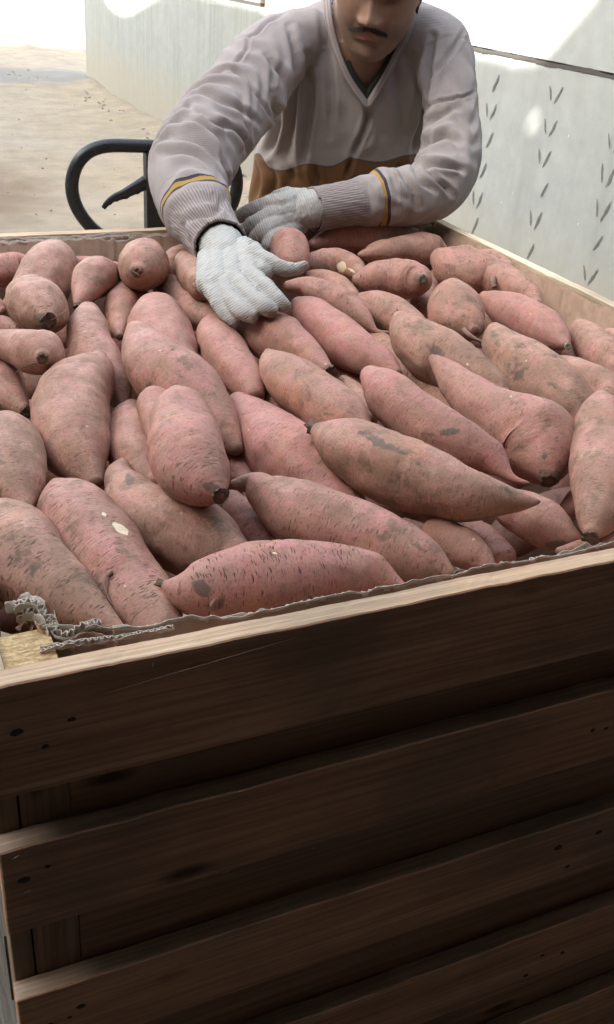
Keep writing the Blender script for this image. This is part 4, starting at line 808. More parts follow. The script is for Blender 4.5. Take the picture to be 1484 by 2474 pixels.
def end_profile(C, r):
    """extend a spine with rounded ends"""
    def ext(c0, c1, r0):
        d = c0-c1; d /= np.linalg.norm(d)
        k = min(r0*.75, .022)
        return [(c0+d*k*sin(a), max(r0*cos(a), .0006)) for a in np.linspace(.25, pi/2, 7)]
    a = ext(C[0], C[1], r[0])[::-1]; b = ext(C[-1], C[-2], r[-1])
    Cn = np.array([x[0] for x in a]+list(C)+[x[0] for x in b]); rn = np.array([x[1] for x in a]+list(r)+[x[1] for x in b])
    return Cn, rn
SCARS = {}
def potato(pid, sp, pink, dust, label, group=None, nres=74, nseg=52):
    S = np.array(sp, float)
    if pid < 200: S[:, 0] = np.maximum(S[:, 0], .061+S[:, 3]*.97)
    rs = np.random.default_rng(pid*17+5)
    Q = crv(S, 30); C, r = end_profile(Q[:, :3], np.maximum(Q[:, 3], .0012))
    d = np.r_[0, np.cumsum(np.linalg.norm(np.diff(C, axis=0), axis=1))]
    s = np.linspace(0, d[-1], nres)
    # denser rings at the ends
    u = np.linspace(0, 1, nres); u = u-.11*np.sin(2*pi*u)/(2*pi)*1.6; s = u*d[-1]
    C = np.stack([np.interp(s, d, C[:, k]) for k in range(3)], 1); r = np.interp(s, d, r)
    for _ in range(2):
        C[1:-1] = (C[:-2]+2*C[1:-1]+C[2:])/4
    T, N, B = frames(C, up=(0.05, 0.1, -1))
    base = C.mean(0); L = d[-1]
    ang = np.linspace(0, 2*pi, nseg, endpoint=False)
    AA, SS = np.meshgrid(ang, s, indexing='xy')
    rr = np.repeat(r[:, None], nseg, 1)
    o1 = rs.uniform(0, 30, 3)
    cyl = np.stack([np.cos(AA)*rr, np.sin(AA)*rr, SS], -1)
    rmax = r.max()
    big = vn(cyl*np.array([26, 26, 17])+o1)              # lumps
    med = vn2(cyl*np.array([60, 60, 48])+o1*1.7)
    ridge = vn(np.stack([np.cos(AA)*1.6, np.sin(AA)*1.6, SS*95], -1)+o1*.9)   # rings round the root
    crease = np.clip(1-np.abs(vn(np.stack([np.cos(AA)*.8, np.sin(AA)*.8, SS*34], -1)+o1*2.1))*9, 0, 1)
    groove = vn(np.stack([np.cos(AA)*2.2, np.sin(AA)*2.2, SS*7], -1)+o1*3.3)
    mod = 1+.10*big+.036*med+.018*ridge-.034*crease*(ridge > -.2)+.022*groove
    R = rr*mod
    pit = np.zeros_like(R)
    for _ in range(int(rs.integers(4, 8))):      # shallow dents and swellings
        a0, s0, sg, am = rs.uniform(0, 2*pi), rs.uniform(.12, .88)*L, rs.uniform(.006, .014), rs.choice([-1, 1, -1])*rs.uniform(.0010, .0026)
        da = (AA-a0+pi) % (2*pi)-pi; R = R+am*np.exp(-((da*rr)**2+((SS-s0)*1.25)**2)/sg**2)
    for _ in range(int(rs.integers(3, 8))):      # little root scars
        a0, s0, sg = rs.uniform(0, 2*pi), rs.uniform(.08, .92)*L, rs.uniform(.0018, .0036)
        da = (AA-a0+pi) % (2*pi)-pi; g_ = np.exp(-((da*rr)**2+((SS-s0)*1.8)**2)/sg**2); R = R-.0011*g_; pit = np.maximum(pit, g_*rs.uniform(.5, .95))
    tt = SS/L
    pts = C[:, None]+(np.cos(AA)[..., None]*N[:, None]+np.sin(AA)[..., None]*B[:, None])*R[..., None]
    V = pts.reshape(-1, 3)-base
    Fc = [(i*nseg+j, i*nseg+(j+1) % nseg, (i+1)*nseg+(j+1) % nseg, (i+1)*nseg+j) for i in range(nres-1) for j in range(nseg)]
    Fc.append(tuple(range(nseg-1, -1, -1))); Fc.append(tuple((nres-1)*nseg+j for j in range(nseg)))
    o = link_mesh('sweet_potato', V, Fc, M['skin'])
    o.location = base
    me = o.data
    a = me.attributes.new('pc', 'FLOAT_VECTOR', 'POINT'); a.data.foreach_set('vector', (cyl*np.array([1, 1, 1])).reshape(-1).astype(np.float32))
    e = np.minimum(tt, 1-tt)*L
    thin = np.clip(1-rr/(.30*rmax), 0, 1)
    tip = np.clip(1-e/.012, 0, 1)*.8+thin*.35
    a = me.attributes.new('tip', 'FLOAT', 'POINT'); a.data.foreach_set('value', tip.reshape(-1).astype(np.float32))
    W = pts.reshape(-1, 3); X, Y, _ = proj(W)
    for nm in ('scar', 'chip'):
        val = pit.reshape(-1).copy() if nm == 'scar' else np.zeros(len(W))
        for (kind, px, py, rx, ry, rot, amt) in SCARS.get(pid, ()):
            if kind != nm: continue
            dx, dy = X-px, Y-py; ca, sa = cos(rot), sin(rot)
            q = ((dx*ca+dy*sa)/rx)**2+((-dx*sa+dy*ca)/ry)**2
            val = np.maximum(val, amt*np.exp(-q*.8))
        a = me.attributes.new(nm, 'FLOAT', 'POINT'); a.data.foreach_set('value', val.astype(np.float32))
    o.color = (pink, dust, float(rs.uniform(.35, 1.0)), 1)
    tag(o, label, 'sweet potato', group or 'sweet potatoes heaped in the bin')
    return o, dict(C=C, T=T, r=r, N=N, B=B)
# kind, image x, y, radii, rotation, strength: scabs and chips the photo shows
SCARS.update({
 1: [('scar', 490, 1425, 34, 24, .6, .9), ('scar', 535, 1455, 14, 26, .2, .9), ('scar', 712, 1325, 20, 10, .3, .6), ('chip', 663, 1337, 8, 5, 0, .6)],
 2: [('chip', 292, 1277, 24, 9, .6, .95), ('chip', 252, 1242, 13, 6, .5, .8), ('chip', 262, 1253, 7, 5, .5, .8), ('scar', 270, 1262, 16, 8, .5, .45)],
 4: [('scar', 312, 1158, 14, 20, 0, .75), ('scar', 290, 1205, 18, 14, .3, .5), ('scar', 385, 1290, 16, 8, .5, .6)],
 6: [('scar', 1010, 1320, 40, 16, .5, .55), ('scar', 700, 1225, 26, 14, .5, .4)],
 8: [('scar', 930, 1075, 60, 14, .42, .75), ('scar', 870, 1045, 14, 9, 0, .7), ('scar', 1215, 1180, 40, 12, .4, .55), ('scar', 1020, 1125, 26, 10, .5, .55), ('chip', 985, 1115, 10, 5, .4, .55)],
 10: [('scar', 515, 1178, 34, 18, .3, .8)],
 37: [('scar', 1085, 1042, 30, 11, -.2, .85), ('scar', 1040, 1050, 22, 8, .1, .6), ('scar', 1158, 1036, 16, 6, 0, .6)],
 38: [('scar', 1316, 1104, 10, 14, 0, .8), ('scar', 1325, 1148, 34, 16, .1, .95), ('scar', 1245, 1100, 14, 24, 0, .4)],
 39: [('scar', 1050, 845, 42, 18, .6, .7), ('scar', 1048, 862, 12, 14, 0, .6), ('chip', 1100, 845, 7, 4, 0, .8), ('chip', 1130, 880, 6, 5, 0, .8)],
 40: [('scar', 1255, 905, 34, 12, -.7, .65), ('scar', 1330, 925, 24, 14, .2, .6)],
 41: [('scar', 1125, 790, 10, 8, 0, .5)],
 43: [('chip', 1280, 757, 6, 3, -.5, .9)],
 53: [('scar', 1014, 670, 14, 16, 0, .9)],
 54: [('chip', 825, 645, 12, 16, .4, .95), ('chip', 848, 652, 16, 5, .5, .8)],
 47: [('scar', 1345, 1315, 40, 16, -.2, .8)],
 18: [('scar', 318, 655, 14, 12, 0, .8), ('scar', 335, 625, 26, 12, .2, .45)],
 21: [('scar', 105, 768, 24, 14, 0, .95), ('scar', 60, 708, 30, 10, -.3, .4)],
 22: [('scar', 120, 850, 14, 10, 0, .6)],
 44: [('scar', 1452, 1085, 34, 8, -.3, .5), ('scar', 1430, 1220, 20, 14, 0, .55)],
 13: [('scar', 195, 995, 20, 5, .4, .5)], 11: [('scar', 430, 905, 40, 14, .7, .4)], 9: [('scar', 640, 970, 24, 8, .3, .4)],
 36: [('scar', 795, 1000, 24, 14, 0, .5)], 3: [('scar', 50, 1350, 50, 16, .5, .4), ('scar', 210, 1430, 30, 14, .4, .5)],
 5: [('chip', 586, 1268, 5, 3, 0, .5)],
})
PO = {}
for pid, (label, pink, dust, sp) in POT.items():
    PO[pid] = potato(pid, sp, pink, dust, label)

# stubs, cut ends, stems and roots are parts of their potato
def stub(pid, end, length, rad, mat='stub', name='stem_end', flare=1.25, bend=0.0, back=.003):
    o, d = PO[pid]; C, r = d['C'], d['r']
    if end == 1: c = C[-1]; t = C[-1]-C[-6]
    else: c = C[0]; t = C[0]-C[5]
    t = t/np.linalg.norm(t)
    c = c-t*back
    _, N, B = frames(np.array([c, c+t*.01]), up=(0, .3, 1)); n_, b_ = N[0], B[0]
    V = []; Fc = []; ns = 20; rings = 8; rs = np.random.default_rng(pid)
    off = rs.uniform(0, 9)
    for i in range(rings):
        f_ = i/(rings-1); rad_i = rad*(1+(flare-1)*f_)
        cc = c+t*length*f_+n_*bend*f_*f_
        for j in range(ns):
            a = 2*pi*j/ns
            k = 1+.3*float(vn(np.array([cos(a)*2.5+off, sin(a)*2.5, f_*2])))
            rag = length*.45*float(vn2(np.array([cos(a)*3+off, sin(a)*3, 7.])))*(f_ > .8)
            V.append(cc+(n_*cos(a)+b_*sin(a))*rad_i*k+t*rag)
    cc = c+t*length*.72+n_*bend
    for j in range(ns):
        a = 2*pi*j/ns; V.append(cc+(n_*cos(a)+b_*sin(a))*rad*.45)
    V.append(cc-t*.001)
    for i in range(rings):
        for j in range(ns): Fc.append((i*ns+j, i*ns+(j+1) % ns, (i+1)*ns+(j+1) % ns, (i+1)*ns+j))
    Fc += [(rings*ns+j, rings*ns+(j+1) % ns, (rings+1)*ns) for j in range(ns)]
    loc = np.array(o.location)
    s = link_mesh(name, np.array(V)-loc, Fc, M[mat]); s.parent = o
    return s
for a in ((8, 0, .009, .0062), (10, 1, .002, .0070), (18, 1, .004, .0055), (19, 1, .005, .0045), (21, 1, .006, .0085), (22, 1, .005, .0048),
          (23, 1, .007, .0060), (24, 1, .004, .0050), (34, 1, .006, .0070), (38, 1, .002, .0075), (39, 0, .010, .0055), (53, 1, .004, .0050),
          (1, 0, .005, .0035), (70, 0, .006, .0030), (57, 1, .006, .0028), (51, 0, .005, .0032), (13, 1, .002, .0030), (44, 1, .004, .0065), (6, 1, .003, .0045), (17, 1, .002, .003)):
    stub(*a)
stub(43, 1, .004, .0042, 'cut', 'cut_end')
def root(pid, pts, rad, name='root'):
    o = PO[pid][0]
    V, Fc = tube(pts, rad, 10, 22); V = np.array(V)
    V += .0006*np.stack([vn(V*300), vn2(V*300), vn(V*300+9)], 1)
    s = link_mesh(name, V-np.array(o.location), Fc, M['root']); s.parent = o
def near(pid, px, py, dz=0.0):
    """point on the potato's side facing the viewer, close to that place of the photograph"""
    o = PO[pid][0]; W = np.array([v.co for v in o.data.vertices])+np.array(o.location)
    X, Y, Z = proj(W); k = np.hypot(X-px, Y-py) < 14
    if not k.any(): k = np.hypot(X-px, Y-py) < np.hypot(X-px, Y-py).min()+8
    return at(px, py, Z[k].min()+dz)
zt = near(41, 1126, 800, -.002)
dz = (zt-CAM) @ _f
root(41, [near(41, 1122, 797, .004), near(41, 1130, 806, -.004), at(1148, 818, dz-.006), at(1160, 824, dz-.006), at(1173, 830, dz-.004)], [.0042, .0032, .0030, .0026, .0034])
root(49, [near(49, 1190, 672, .003), near(49, 1191, 682, -.004), near(49, 1194, 694, -.006)], [.0065, .0050, .0042])
root(21, [near(21, 118, 776, .001), near(21, 140, 765, -.004), near(21, 152, 755, -.006), near(21, 172, 752, -.004)], [.0009, .0006, .0005, .0004], 'rootlet')
root(22, [near(22, 88, 877, .001), near(22, 70, 879, -.003), near(22, 50, 890, -.003), near(22, 36, 905, 0)], [.0005, .0004, .0004, .0004], 'rootlet')
root(18, [near(18, 322, 655, 0), near(18, 335, 664, -.005), near(18, 343, 674, -.004)], [.0006, .0005, .0003], 'rootlet')
root(2, [near(2, 270, 1380, .0), near(2, 256, 1396, -.002), near(2, 253, 1420, -.002), near(2, 262, 1446, -.002), near(2, 272, 1462, 0)], [.0022, .0012, .0011, .0009, .0006], 'rootlet')
root(1, [near(1, 520, 1470, .003), near(1, 512, 1462, -.001), near(1, 520, 1445, 0)], [.0022, .0024, .0012], 'rootlet')

# potatoes of the layer underneath, glimpsed through the gaps
base_sp = [(-.10, 0, 0, .006), (-.075, .004, .002, .022), (-.03, .006, 0, .031), (.02, -.004, 0, .030), (.07, -.008, 0, .020), (.10, -.004, 0, .006)]
lower = []
for k in range(3):
    sp_ = [(x*(1+.1*k), y*(1-k), z, r_*(1-.06*k)) for x, y, z, r_ in base_sp]
    lower.append(potato(200+k, sp_, .5, .5, 'sweet potato of the layer underneath, only glimpsed through gaps in the heap', 'sweet potatoes of the layer underneath', 44, 28)[0])
n = 0; rl = random.Random(5)
for iy in range(11):
    for ix in range(5):
        x = .175+ix*.185+rl.uniform(-.02, .02); y = .65+iy*.10+rl.uniform(-.015, .015)
        if x > .95: x = .95
        src = lower[n % 3]
        o = src if n < 3 else src.copy()
        if n >= 3: COL.objects.link(o)
        o.location = (x, y, .797+rl.uniform(-.008, .006)); o.rotation_euler = (rl.uniform(0, 6), rl.uniform(-.1, .1), rl.uniform(-.35, .35))
        o.color = (rl.uniform(.3, .9), rl.uniform(.2, .6), .7, 1); n += 1
for (x, y, z, a) in ((.78, .68, .875, .3), (.93, .72, .88, 1.4), (.80, .78, .87, .1), (.99, .82, .875, 1.6), (.88, .86, .872, 2.6), (.70, .66, .86, 2.9)):
    o = lower[1].copy(); COL.objects.link(o); o.location = (x, y, z); o.rotation_euler = (a*2, 0, a); o.color = (.6, .4, 0, 1)
    o['label'] = 'sweet potato filling the near right corner of the bin, past the tall ringed one'
    o['group'] = 'sweet potatoes in the near right corner'
# ------------------------------------------------------------ the man leaning on the bin
def remesh(V, Fc, voxel, smooth=3):
    me = bpy.data.meshes.new('tmp'); me.from_pydata([tuple(map(float, v)) for v in V], [], [tuple(map(int, f)) for f in Fc]); me.update()
    o = bpy.data.objects.new('tmp', me); COL.objects.link(o)
    md = o.modifiers.new('r', 'REMESH'); md.mode = 'VOXEL'; md.voxel_size = voxel; md.adaptivity = 0
    if smooth:
        s = o.modifiers.new('s', 'SMOOTH'); s.factor = .5; s.iterations = smooth
    dg = bpy.context.evaluated_depsgraph_get(); dg.update()
    m2 = bpy.data.meshes.new_from_object(o.evaluated_get(dg))
    bpy.data.objects.remove(o); bpy.data.meshes.remove(me)
    n = len(m2.vertices); co = np.zeros(n*3); m2.vertices.foreach_get('co', co); co = co.reshape(-1, 3)
    no = np.zeros(n*3); m2.vertices.foreach_get('normal', no); no = no.reshape(-1, 3)
    return m2, co, no
def normals_of(m2):
    m2.update(); n = len(m2.vertices); no = np.zeros(n*3); m2.vertices.foreach_get('normal', no); return no.reshape(-1, 3)
def closed_loft(secs, n=36, res=40):
    """secs: (centre, rx, ry, right, fwd) elliptical sections"""
    A_ = np.array([np.r_[c, rx, ry, r, f] for c, rx, ry, r, f in secs]); Q = crv(A_, res); V = []; Fc = []
    for q in Q:
        c, rx, ry, r, f = q[:3], q[3], q[4], q[5:8], q[8:11]
        r = r/np.linalg.norm(r); f = f/np.linalg.norm(f)
        for j in range(n):
            a = 2*pi*j/n; V.append(c+r*rx*cos(a)+f*ry*sin(a))
    for i in range(res-1):
        for j in range(n): Fc.append((i*n+j, i*n+(j+1) % n, (i+1)*n+(j+1) % n, (i+1)*n+j))
    Fc.append(tuple(range(n-1, -1, -1))); Fc.append(tuple((res-1)*n+j for j in range(n)))
    return V, Fc
def ptube(pts, n=20, res=30, k=1.0, dr=0.0):
    """tube through picture places (px, py, dist, r in px)"""
    P = np.array([[*at(a, b, d), r*d/F*k+dr] for a, b, d, r in pts]); Q = crv(P, res)
    C, r = end_profile2(Q[:, :3], np.maximum(Q[:, 3], .002))
    T, N, B = frames(C, up=tuple(-_f)); V = []; Fc = []
    for i in range(len(C)):
        for j in range(n):
            a = 2*pi*j/n; V.append(C[i]+(N[i]*cos(a)+B[i]*sin(a))*r[i])
    for i in range(len(C)-1):
        for j in range(n): Fc.append((i*n+j, i*n+(j+1) % n, (i+1)*n+(j+1) % n, (i+1)*n+j))
    Fc.append(tuple(range(n-1, -1, -1))); Fc.append(tuple((len(C)-1)*n+j for j in range(n)))
    return V, Fc
def end_profile2(C, r):
    def ext(c0, c1, r0):
        d = c0-c1; d /= np.linalg.norm(d)
        return [(c0+d*r0*.8*sin(a), max(r0*cos(a), .0004)) for a in np.linspace(.2, pi/2, 6)]
    a = ext(C[0], C[1], r[0])[::-1]; b = ext(C[-1], C[-2], r[-1])
    return np.array([x[0] for x in a]+list(C)+[x[0] for x in b]), np.array([x[1] for x in a]+list(r)+[x[1] for x in b])

RH = np.array([cos(YAW), -sin(YAW), 0.0])           # across his chest
FW = -np.array([sin(YAW), cos(YAW), 0.0])           # towards the viewer
UP = np.array([0, 0, 1.0])
# picture-placed skeleton: (px, py, distance, radius in px)
ARM_R = [(745, 92, 2.03, 70), (692, 112, 2.00, 78), (640, 160, 1.95, 90), (590, 225, 1.90, 98), (535, 292, 1.85, 100), (485, 355, 1.79, 99), (458, 420, 1.72, 94), (464, 485, 1.65, 88), (500, 550, 1.57, 78), (538, 598, 1.50, 72)]
ARM_L = [(1010, 95, 2.03, 76), (1062, 120, 2.01, 76), (1082, 190, 1.99, 68), (1092, 280, 1.97, 66), (1090, 370, 1.95, 70), (1062, 440, 1.92, 74), (1010, 470, 1.90, 72), (930, 478, 1.87, 64), (850, 490, 1.85, 60), (790, 500, 1.835, 58), (746, 507, 1.82, 57)]
def torso(k=0.0):
    S = []
    for px, py, d, rx, ry, lean in ((800, 900, 2.62, .160, .115, 0), (795, 640, 2.42, .172, .125, 0), (790, 500, 2.30, .180, .130, 0), (800, 420, 2.25, .178, .128, .25), (835, 300, 2.18, .182, .122, .3), (862, 200, 2.12, .190, .118, .3), (872, 130, 2.08, .192, .108, .3), (878, 70, 2.05, .182, .092, .35), (886, 30, 2.03, .142, .078, .4), (892, 5, 2.01, .075, .066, .4)):
        up2 = UP+FW*lean; f = FW-UP*lean
        S.append((at(px, py, d), rx-k, ry-k, RH+np.array([0, 0, .07]), f))
    return S
# ---- head, built in its own axes: x across, y forwards, z up
HC = at(918, -50, 1.885)
def rotm(ax, a):
    return np.array(Matrix.Rotation(a, 3, Vector(ax)))
hf = (CAM-HC)*np.array([1, 1, 0]); hf /= np.linalg.norm(hf); hx = np.cross(hf, UP)  # hx: to image-right
HM = np.stack([-hx if (-hx) @ R2 > 0 else hx, hf, UP], 1)
HM = HM @ rotm((0, 0, 1), radians(5)) @ rotm((0, 1, 0), radians(5)) @ rotm((1, 0, 0), radians(-21))
if np.linalg.det(HM) < 0: pass
PR = np.array([(-.126, .012, .064, -.035), (-.120, .036, .084, -.010), (-.104, .050, .0885, .02), (-.082, .0605, .0865, .050), (-.062, .0660, .0880, .075), (-.035, .0690, .0885, .086), (0, .0745, .0865, .092), (.03, .0765, .0950, .098), (.06, .073, .0910, .095), (.09, .058, .0720, .078), (.110, .034, .040, .048), (.118, .006, .008, .010)])
def gz(z, c, s): return np.exp(-((z-c)/s)**2)
def head_pts(nz=150, na=160, off=0.0):
    z = np.linspace(-.126, .118, nz); z = z[0]+(z[-1]-z[0])*(.5-.5*np.cos(np.linspace(0, pi, nz)))
    a_ = np.interp(z, PR[:, 0], PR[:, 1]); yf = np.interp(z, PR[:, 0], PR[:, 2]); yb = np.interp(z, PR[:, 0], PR[:, 3])
    th = np.linspace(0, 2*pi, na, endpoint=False); TH, Z = np.meshgrid(th, z)
    A2 = np.repeat(a_[:, None], na, 1)*1.12; s, c = np.sin(TH), np.cos(TH)
    X = (A2+off)*np.sign(s)*np.abs(s)**.92
    Y = np.where(c > 0, (yf[:, None]+off)*np.abs(c)**.82, -(yb[:, None]+off)*np.abs(c)**.95)
    fr = np.clip(c, 0, 1)**.5*(c > 0)
    nA = np.interp(Z, [-.052, -.047, -.043, -.037, -.029, -.015, 0, .015, .03], [0, .004, .017, .030, .031, .0195, .0115, .006, .001])
    nS = np.interp(Z, [-.045, -.035, -.02, 0, .02], [.0135, .0132, .0105, .0078, .008])
    Y += fr*nA*np.exp(-(X/nS)**2*.9)
    for sx in (-1, 1):
        Y += fr*.0115*np.exp(-((X-sx*.0165)/.0068)**2)*gz(Z, -.0385, .0065)
        Y -= fr*.011*np.exp(-((X-sx*.032)/.016)**2)*gz(Z, .004, .011)
        Y += fr*.005*np.exp(-((X-sx*.030)/.022)**2)*gz(Z, .023, .008)
        Y += fr*.0035*np.exp(-((X-sx*.040)/.016)**2)*gz(Z, -.028, .018)
        Y -= fr*.0025*np.exp(-((X-sx*(.024+(-.035-Z)*.35))/.004)**2)*gz(Z, -.052, .015)
    lw = np.exp(-(X/.021)**4)
    Y += fr*lw*(.0055*gz(Z, -.0625, .0048)+.0065*gz(Z, -.0735, .0052)-.0050*gz(Z, -.0677, .0020)-.004*gz(Z, -.083, .005))
    Y += fr*(.0045*np.exp(-(X/.017)**2)*gz(Z, -.104, .012)-.0015*np.exp(-(X/.004)**2)*gz(Z, -.053, .005))
    Y += fr*.0025*np.exp(-(X/.03)**2)*gz(Z, -.05, .012)
    P = np.stack([X, Y, Z], -1); return P
HP = head_pts()
def hw(P): return HC+np.asarray(P) @ HM.T
def grid_faces(nz, na, wrap=True):
    Fc = [(i*na+j, i*na+(j+1) % na, (i+1)*na+(j+1) % na, (i+1)*na+j) for i in range(nz-1) for j in range(na if wrap else na-1)]
    return Fc
nz_, na_ = HP.shape[:2]
hV = list(hw(HP.reshape(-1, 3))); hF = grid_faces(nz_, na_)+[tuple(range(na_-1, -1, -1)), tuple((nz_-1)*na_+j for j in range(na_))]
def ear(sx):
    pts = [(sx*.071, .012, -.022), (sx*.077, .008, -.030), (sx*.079, -.004, -.026), (sx*.086, -.014, -.005), (sx*.087, -.014, .016), (sx*.083, -.004, .027), (sx*.077, .008, .022), (sx*.073, .012, .008)]
    a = tube([hw(p) for p in pts], [.004, .0045, .0042, .004, .004, .004, .0035, .003], 8, 26)
    b = tube([hw((sx*.070, .002, -.018)), hw((sx*.078, -.002, 0)), hw((sx*.074, -.002, .018))], [.008, .010, .007], 10, 14)
    return merge(a, b)
neck = closed_loft([(hw((0, -.018, -.045)), .042, .046, HM[:, 0], HM[:, 1]), (hw((0, -.018, -.085)), .046, .048, HM[:, 0], HM[:, 1]), (hw((0, -.024, -.125)), .050, .052, RH, FW), (at(884, 110, 2.03), .066, .058, RH, FW), (at(878, 190, 2.08), .10, .060, RH, FW)], 40, 24)
# hands: the same skeleton serves the hands (thin) and the gloves (thick)
def hand_R(k=1.0, dr=0.0, wrist=True):
    P = []
    # palm: side-by-side metacarpals make a flat block
    for (x0, y0, x1, y1, r0, r1, d1) in ((500, 622, 500, 690, 24, 25, 1.385), (528, 612, 532, 690, 30, 28, 1.375), (558, 604, 568, 688, 31, 29, 1.372), (590, 600, 608, 676, 29, 28, 1.375), (612, 604, 636, 660, 22, 24, 1.39)):
        P.append(ptube([(x0, y0, 1.475, r0), ((x0+x1)/2, (y0+y1)/2, 1.42, r0+2), (x1, y1, d1, r1)], 16, 14, k, dr))
    fing = [[(500, 680, 1.385, 24), (520, 716, 1.355, 24), (542, 752, 1.335, 22), (566, 776, 1.325, 17)],
            [(534, 682, 1.375, 26), (560, 724, 1.335, 25), (588, 752, 1.31, 25), (610, 766, 1.305, 20)],
            [(570, 676, 1.372, 27), (606, 712, 1.33, 26), (638, 740, 1.305, 25), (658, 752, 1.305, 20)],
            [(608, 664, 1.375, 25), (644, 694, 1.335, 24), (672, 724, 1.315, 22), (689, 740, 1.315, 18)],
            [(610, 612, 1.42, 26), (648, 632, 1.40, 25), (684, 648, 1.395, 23), (716, 650, 1.40, 19), (736, 641, 1.405, 14)]]
    for q in fing: P.append(ptube(q, 16, 22, k*.83, dr))
    if wrist: P.append(ptube([(520, 575, 1.54, 50), (540, 605, 1.50, 56), (552, 632, 1.46, 50)], 20, 14, k, dr))
    return merge(*P)
def hand_L(k=1.0, dr=0.0, wrist=True):
    P = []
    for (x0, y0, x1, y1, r0, r1) in ((738, 478, 672, 492, 24, 24), (736, 502, 674, 512, 28, 25), (732, 524, 676, 532, 26, 24), (728, 545, 682, 556, 20, 22)):
        P.append(ptube([(x0, y0, 1.83, r0), ((x0+x1)/2, (y0+y1)/2, 1.815, r0+2), (x1, y1, 1.80, r1)], 16, 14, k, dr))
    for q in ([(676, 490, 1.80, 24), (640, 498, 1.80, 22), (606, 510, 1.81, 19), (578, 524, 1.83, 16)],
              [(678, 514, 1.80, 23), (646, 526, 1.785, 22), (614, 542, 1.785, 20), (588, 560, 1.80, 16)],
              [(678, 534, 1.80, 22), (650, 550, 1.775, 22), (624, 570, 1.77, 19), (606, 590, 1.79, 15)],
              [(684, 556, 1.80, 20), (664, 572, 1.77, 19), (648, 592, 1.76, 17), (640, 606, 1.775, 14)],
              [(722, 480, 1.845, 24), (690, 474, 1.86, 21), (660, 482, 1.87, 17), (640, 494, 1.875, 14)]):
        P.append(ptube(q, 16, 20, k, dr))
    if wrist: P.append(ptube([(812, 494, 1.85, 40), (778, 500, 1.828, 44), (745, 506, 1.82, 45), (725, 512, 1.82, 36)], 20, 14, k, dr))
    return merge(*P)
def limbs(pts, k, dr): return ptube(pts, 24, 44, k, dr)
hipsL = [at(870, 900, 2.62), ] 
def leg(sx, r0, r1, r2, ztop=.80, zend=.03):
    hip = at(800, 900, 2.62); hip = np.array([hip[0], hip[1], ztop])+RH*sx*.085
    kn = np.array([hip[0], hip[1], .47])+FW*.03+RH*sx*.02; an = np.array([hip[0], hip[1], max(zend, .09)])-FW*.02+RH*sx*.03
    return tube([hip, (hip+kn)/2, kn, (kn+an)/2, an], [r0, (r0+r1)/2, r1, (r1+r2)/2+.008, r2], 20, 30), an
bodyparts = [(hV, hF), ear(-1), ear(1), neck, closed_loft(torso(.022), 36, 40), limbs(ARM_R, .55, 0), limbs(ARM_L[:-1], .55, 0), hand_R(.78), hand_L(.78)]
for sx in (-1, 1):
    lg, an = leg(sx, .075, .052, .038)
    bodyparts += [lg, tube([an+np.array([0, 0, -.03])-FW*.04, an+FW*.06+np.array([0, 0, -.045]), an+FW*.15+np.array([0, 0, -.06])], [.03, .035, .02], 14, 12)]
bm_, bco, bno = remesh(*merge(*bodyparts), .0030, 1)

def mat_skin_man():
    t = NT('brown_skin', .55, .35)
    v = t.coord('Object'); a = t.noise(v, 60, 4); f_ = t.noise(v, 700, 2)
    col = t.mix(a, (.20, .11, .07), (.29, .165, .11))
    bd = t.add('ShaderNodeAttribute', attribute_name='beard').outputs['Fac']
    col = t.mix(t.math('MULTIPLY', bd, t.math('ADD', .45, t.math('MULTIPLY', t.ramp(f_, [(.45, 0.), (.6, 1.)]), .4))), col, (.085, .062, .052))
    lp = t.add('ShaderNodeAttribute', attribute_name='lip').outputs['Fac']
    col = t.mix(t.math('MULTIPLY', lp, .8), col, (.27, .105, .085))
    t.b.inputs['Subsurface Weight'].default_value = .08; t.b.inputs['Subsurface Radius'].default_value = (.01, .004, .002)
    return t.done(col, t.bump(t.math('ADD', a, t.math('MULTIPLY', f_, .5)), .35, .0012))
M['manskin'] = mat_skin_man()
bm_.materials.clear(); bm_.materials.append(M['manskin'])
loc = (bco-HC) @ HM
x_, y_, z_ = loc.T
beard = (np.clip((-.038-z_)/.02, 0, 1)*np.clip((z_+.150)/.03, 0, 1)*np.clip((y_+.01)/.03, 0, 1)*(np.abs(x_) < .09)*(1-np.exp(-(x_/.022)**4)*gz(z_, -.068, .010)))
beard = np.clip(beard*(.75+.5*vn(bco*60)), 0, 1)*(np.linalg.norm(loc, axis=1) < .2)
lip = np.exp(-(x_/.021)**6)*np.clip(gz(z_, -.0635, .0045)+gz(z_, -.0735, .0055), 0, 1)*(y_ > .07)
at_ = bm_.attributes.new('beard', 'FLOAT', 'POINT'); at_.data.foreach_set('value', beard.astype(np.float32))
at_ = bm_.attributes.new('lip', 'FLOAT', 'POINT'); at_.data.foreach_set('value', lip.astype(np.float32))
bm_.polygons.foreach_set('use_smooth', [True]*len(bm_.polygons))
man = bpy.data.objects.new('person', bm_); COL.objects.link(man)
tag(man, 'man with a moustache in a lilac grey sweater and white gloves, leaning over the bin', 'person')

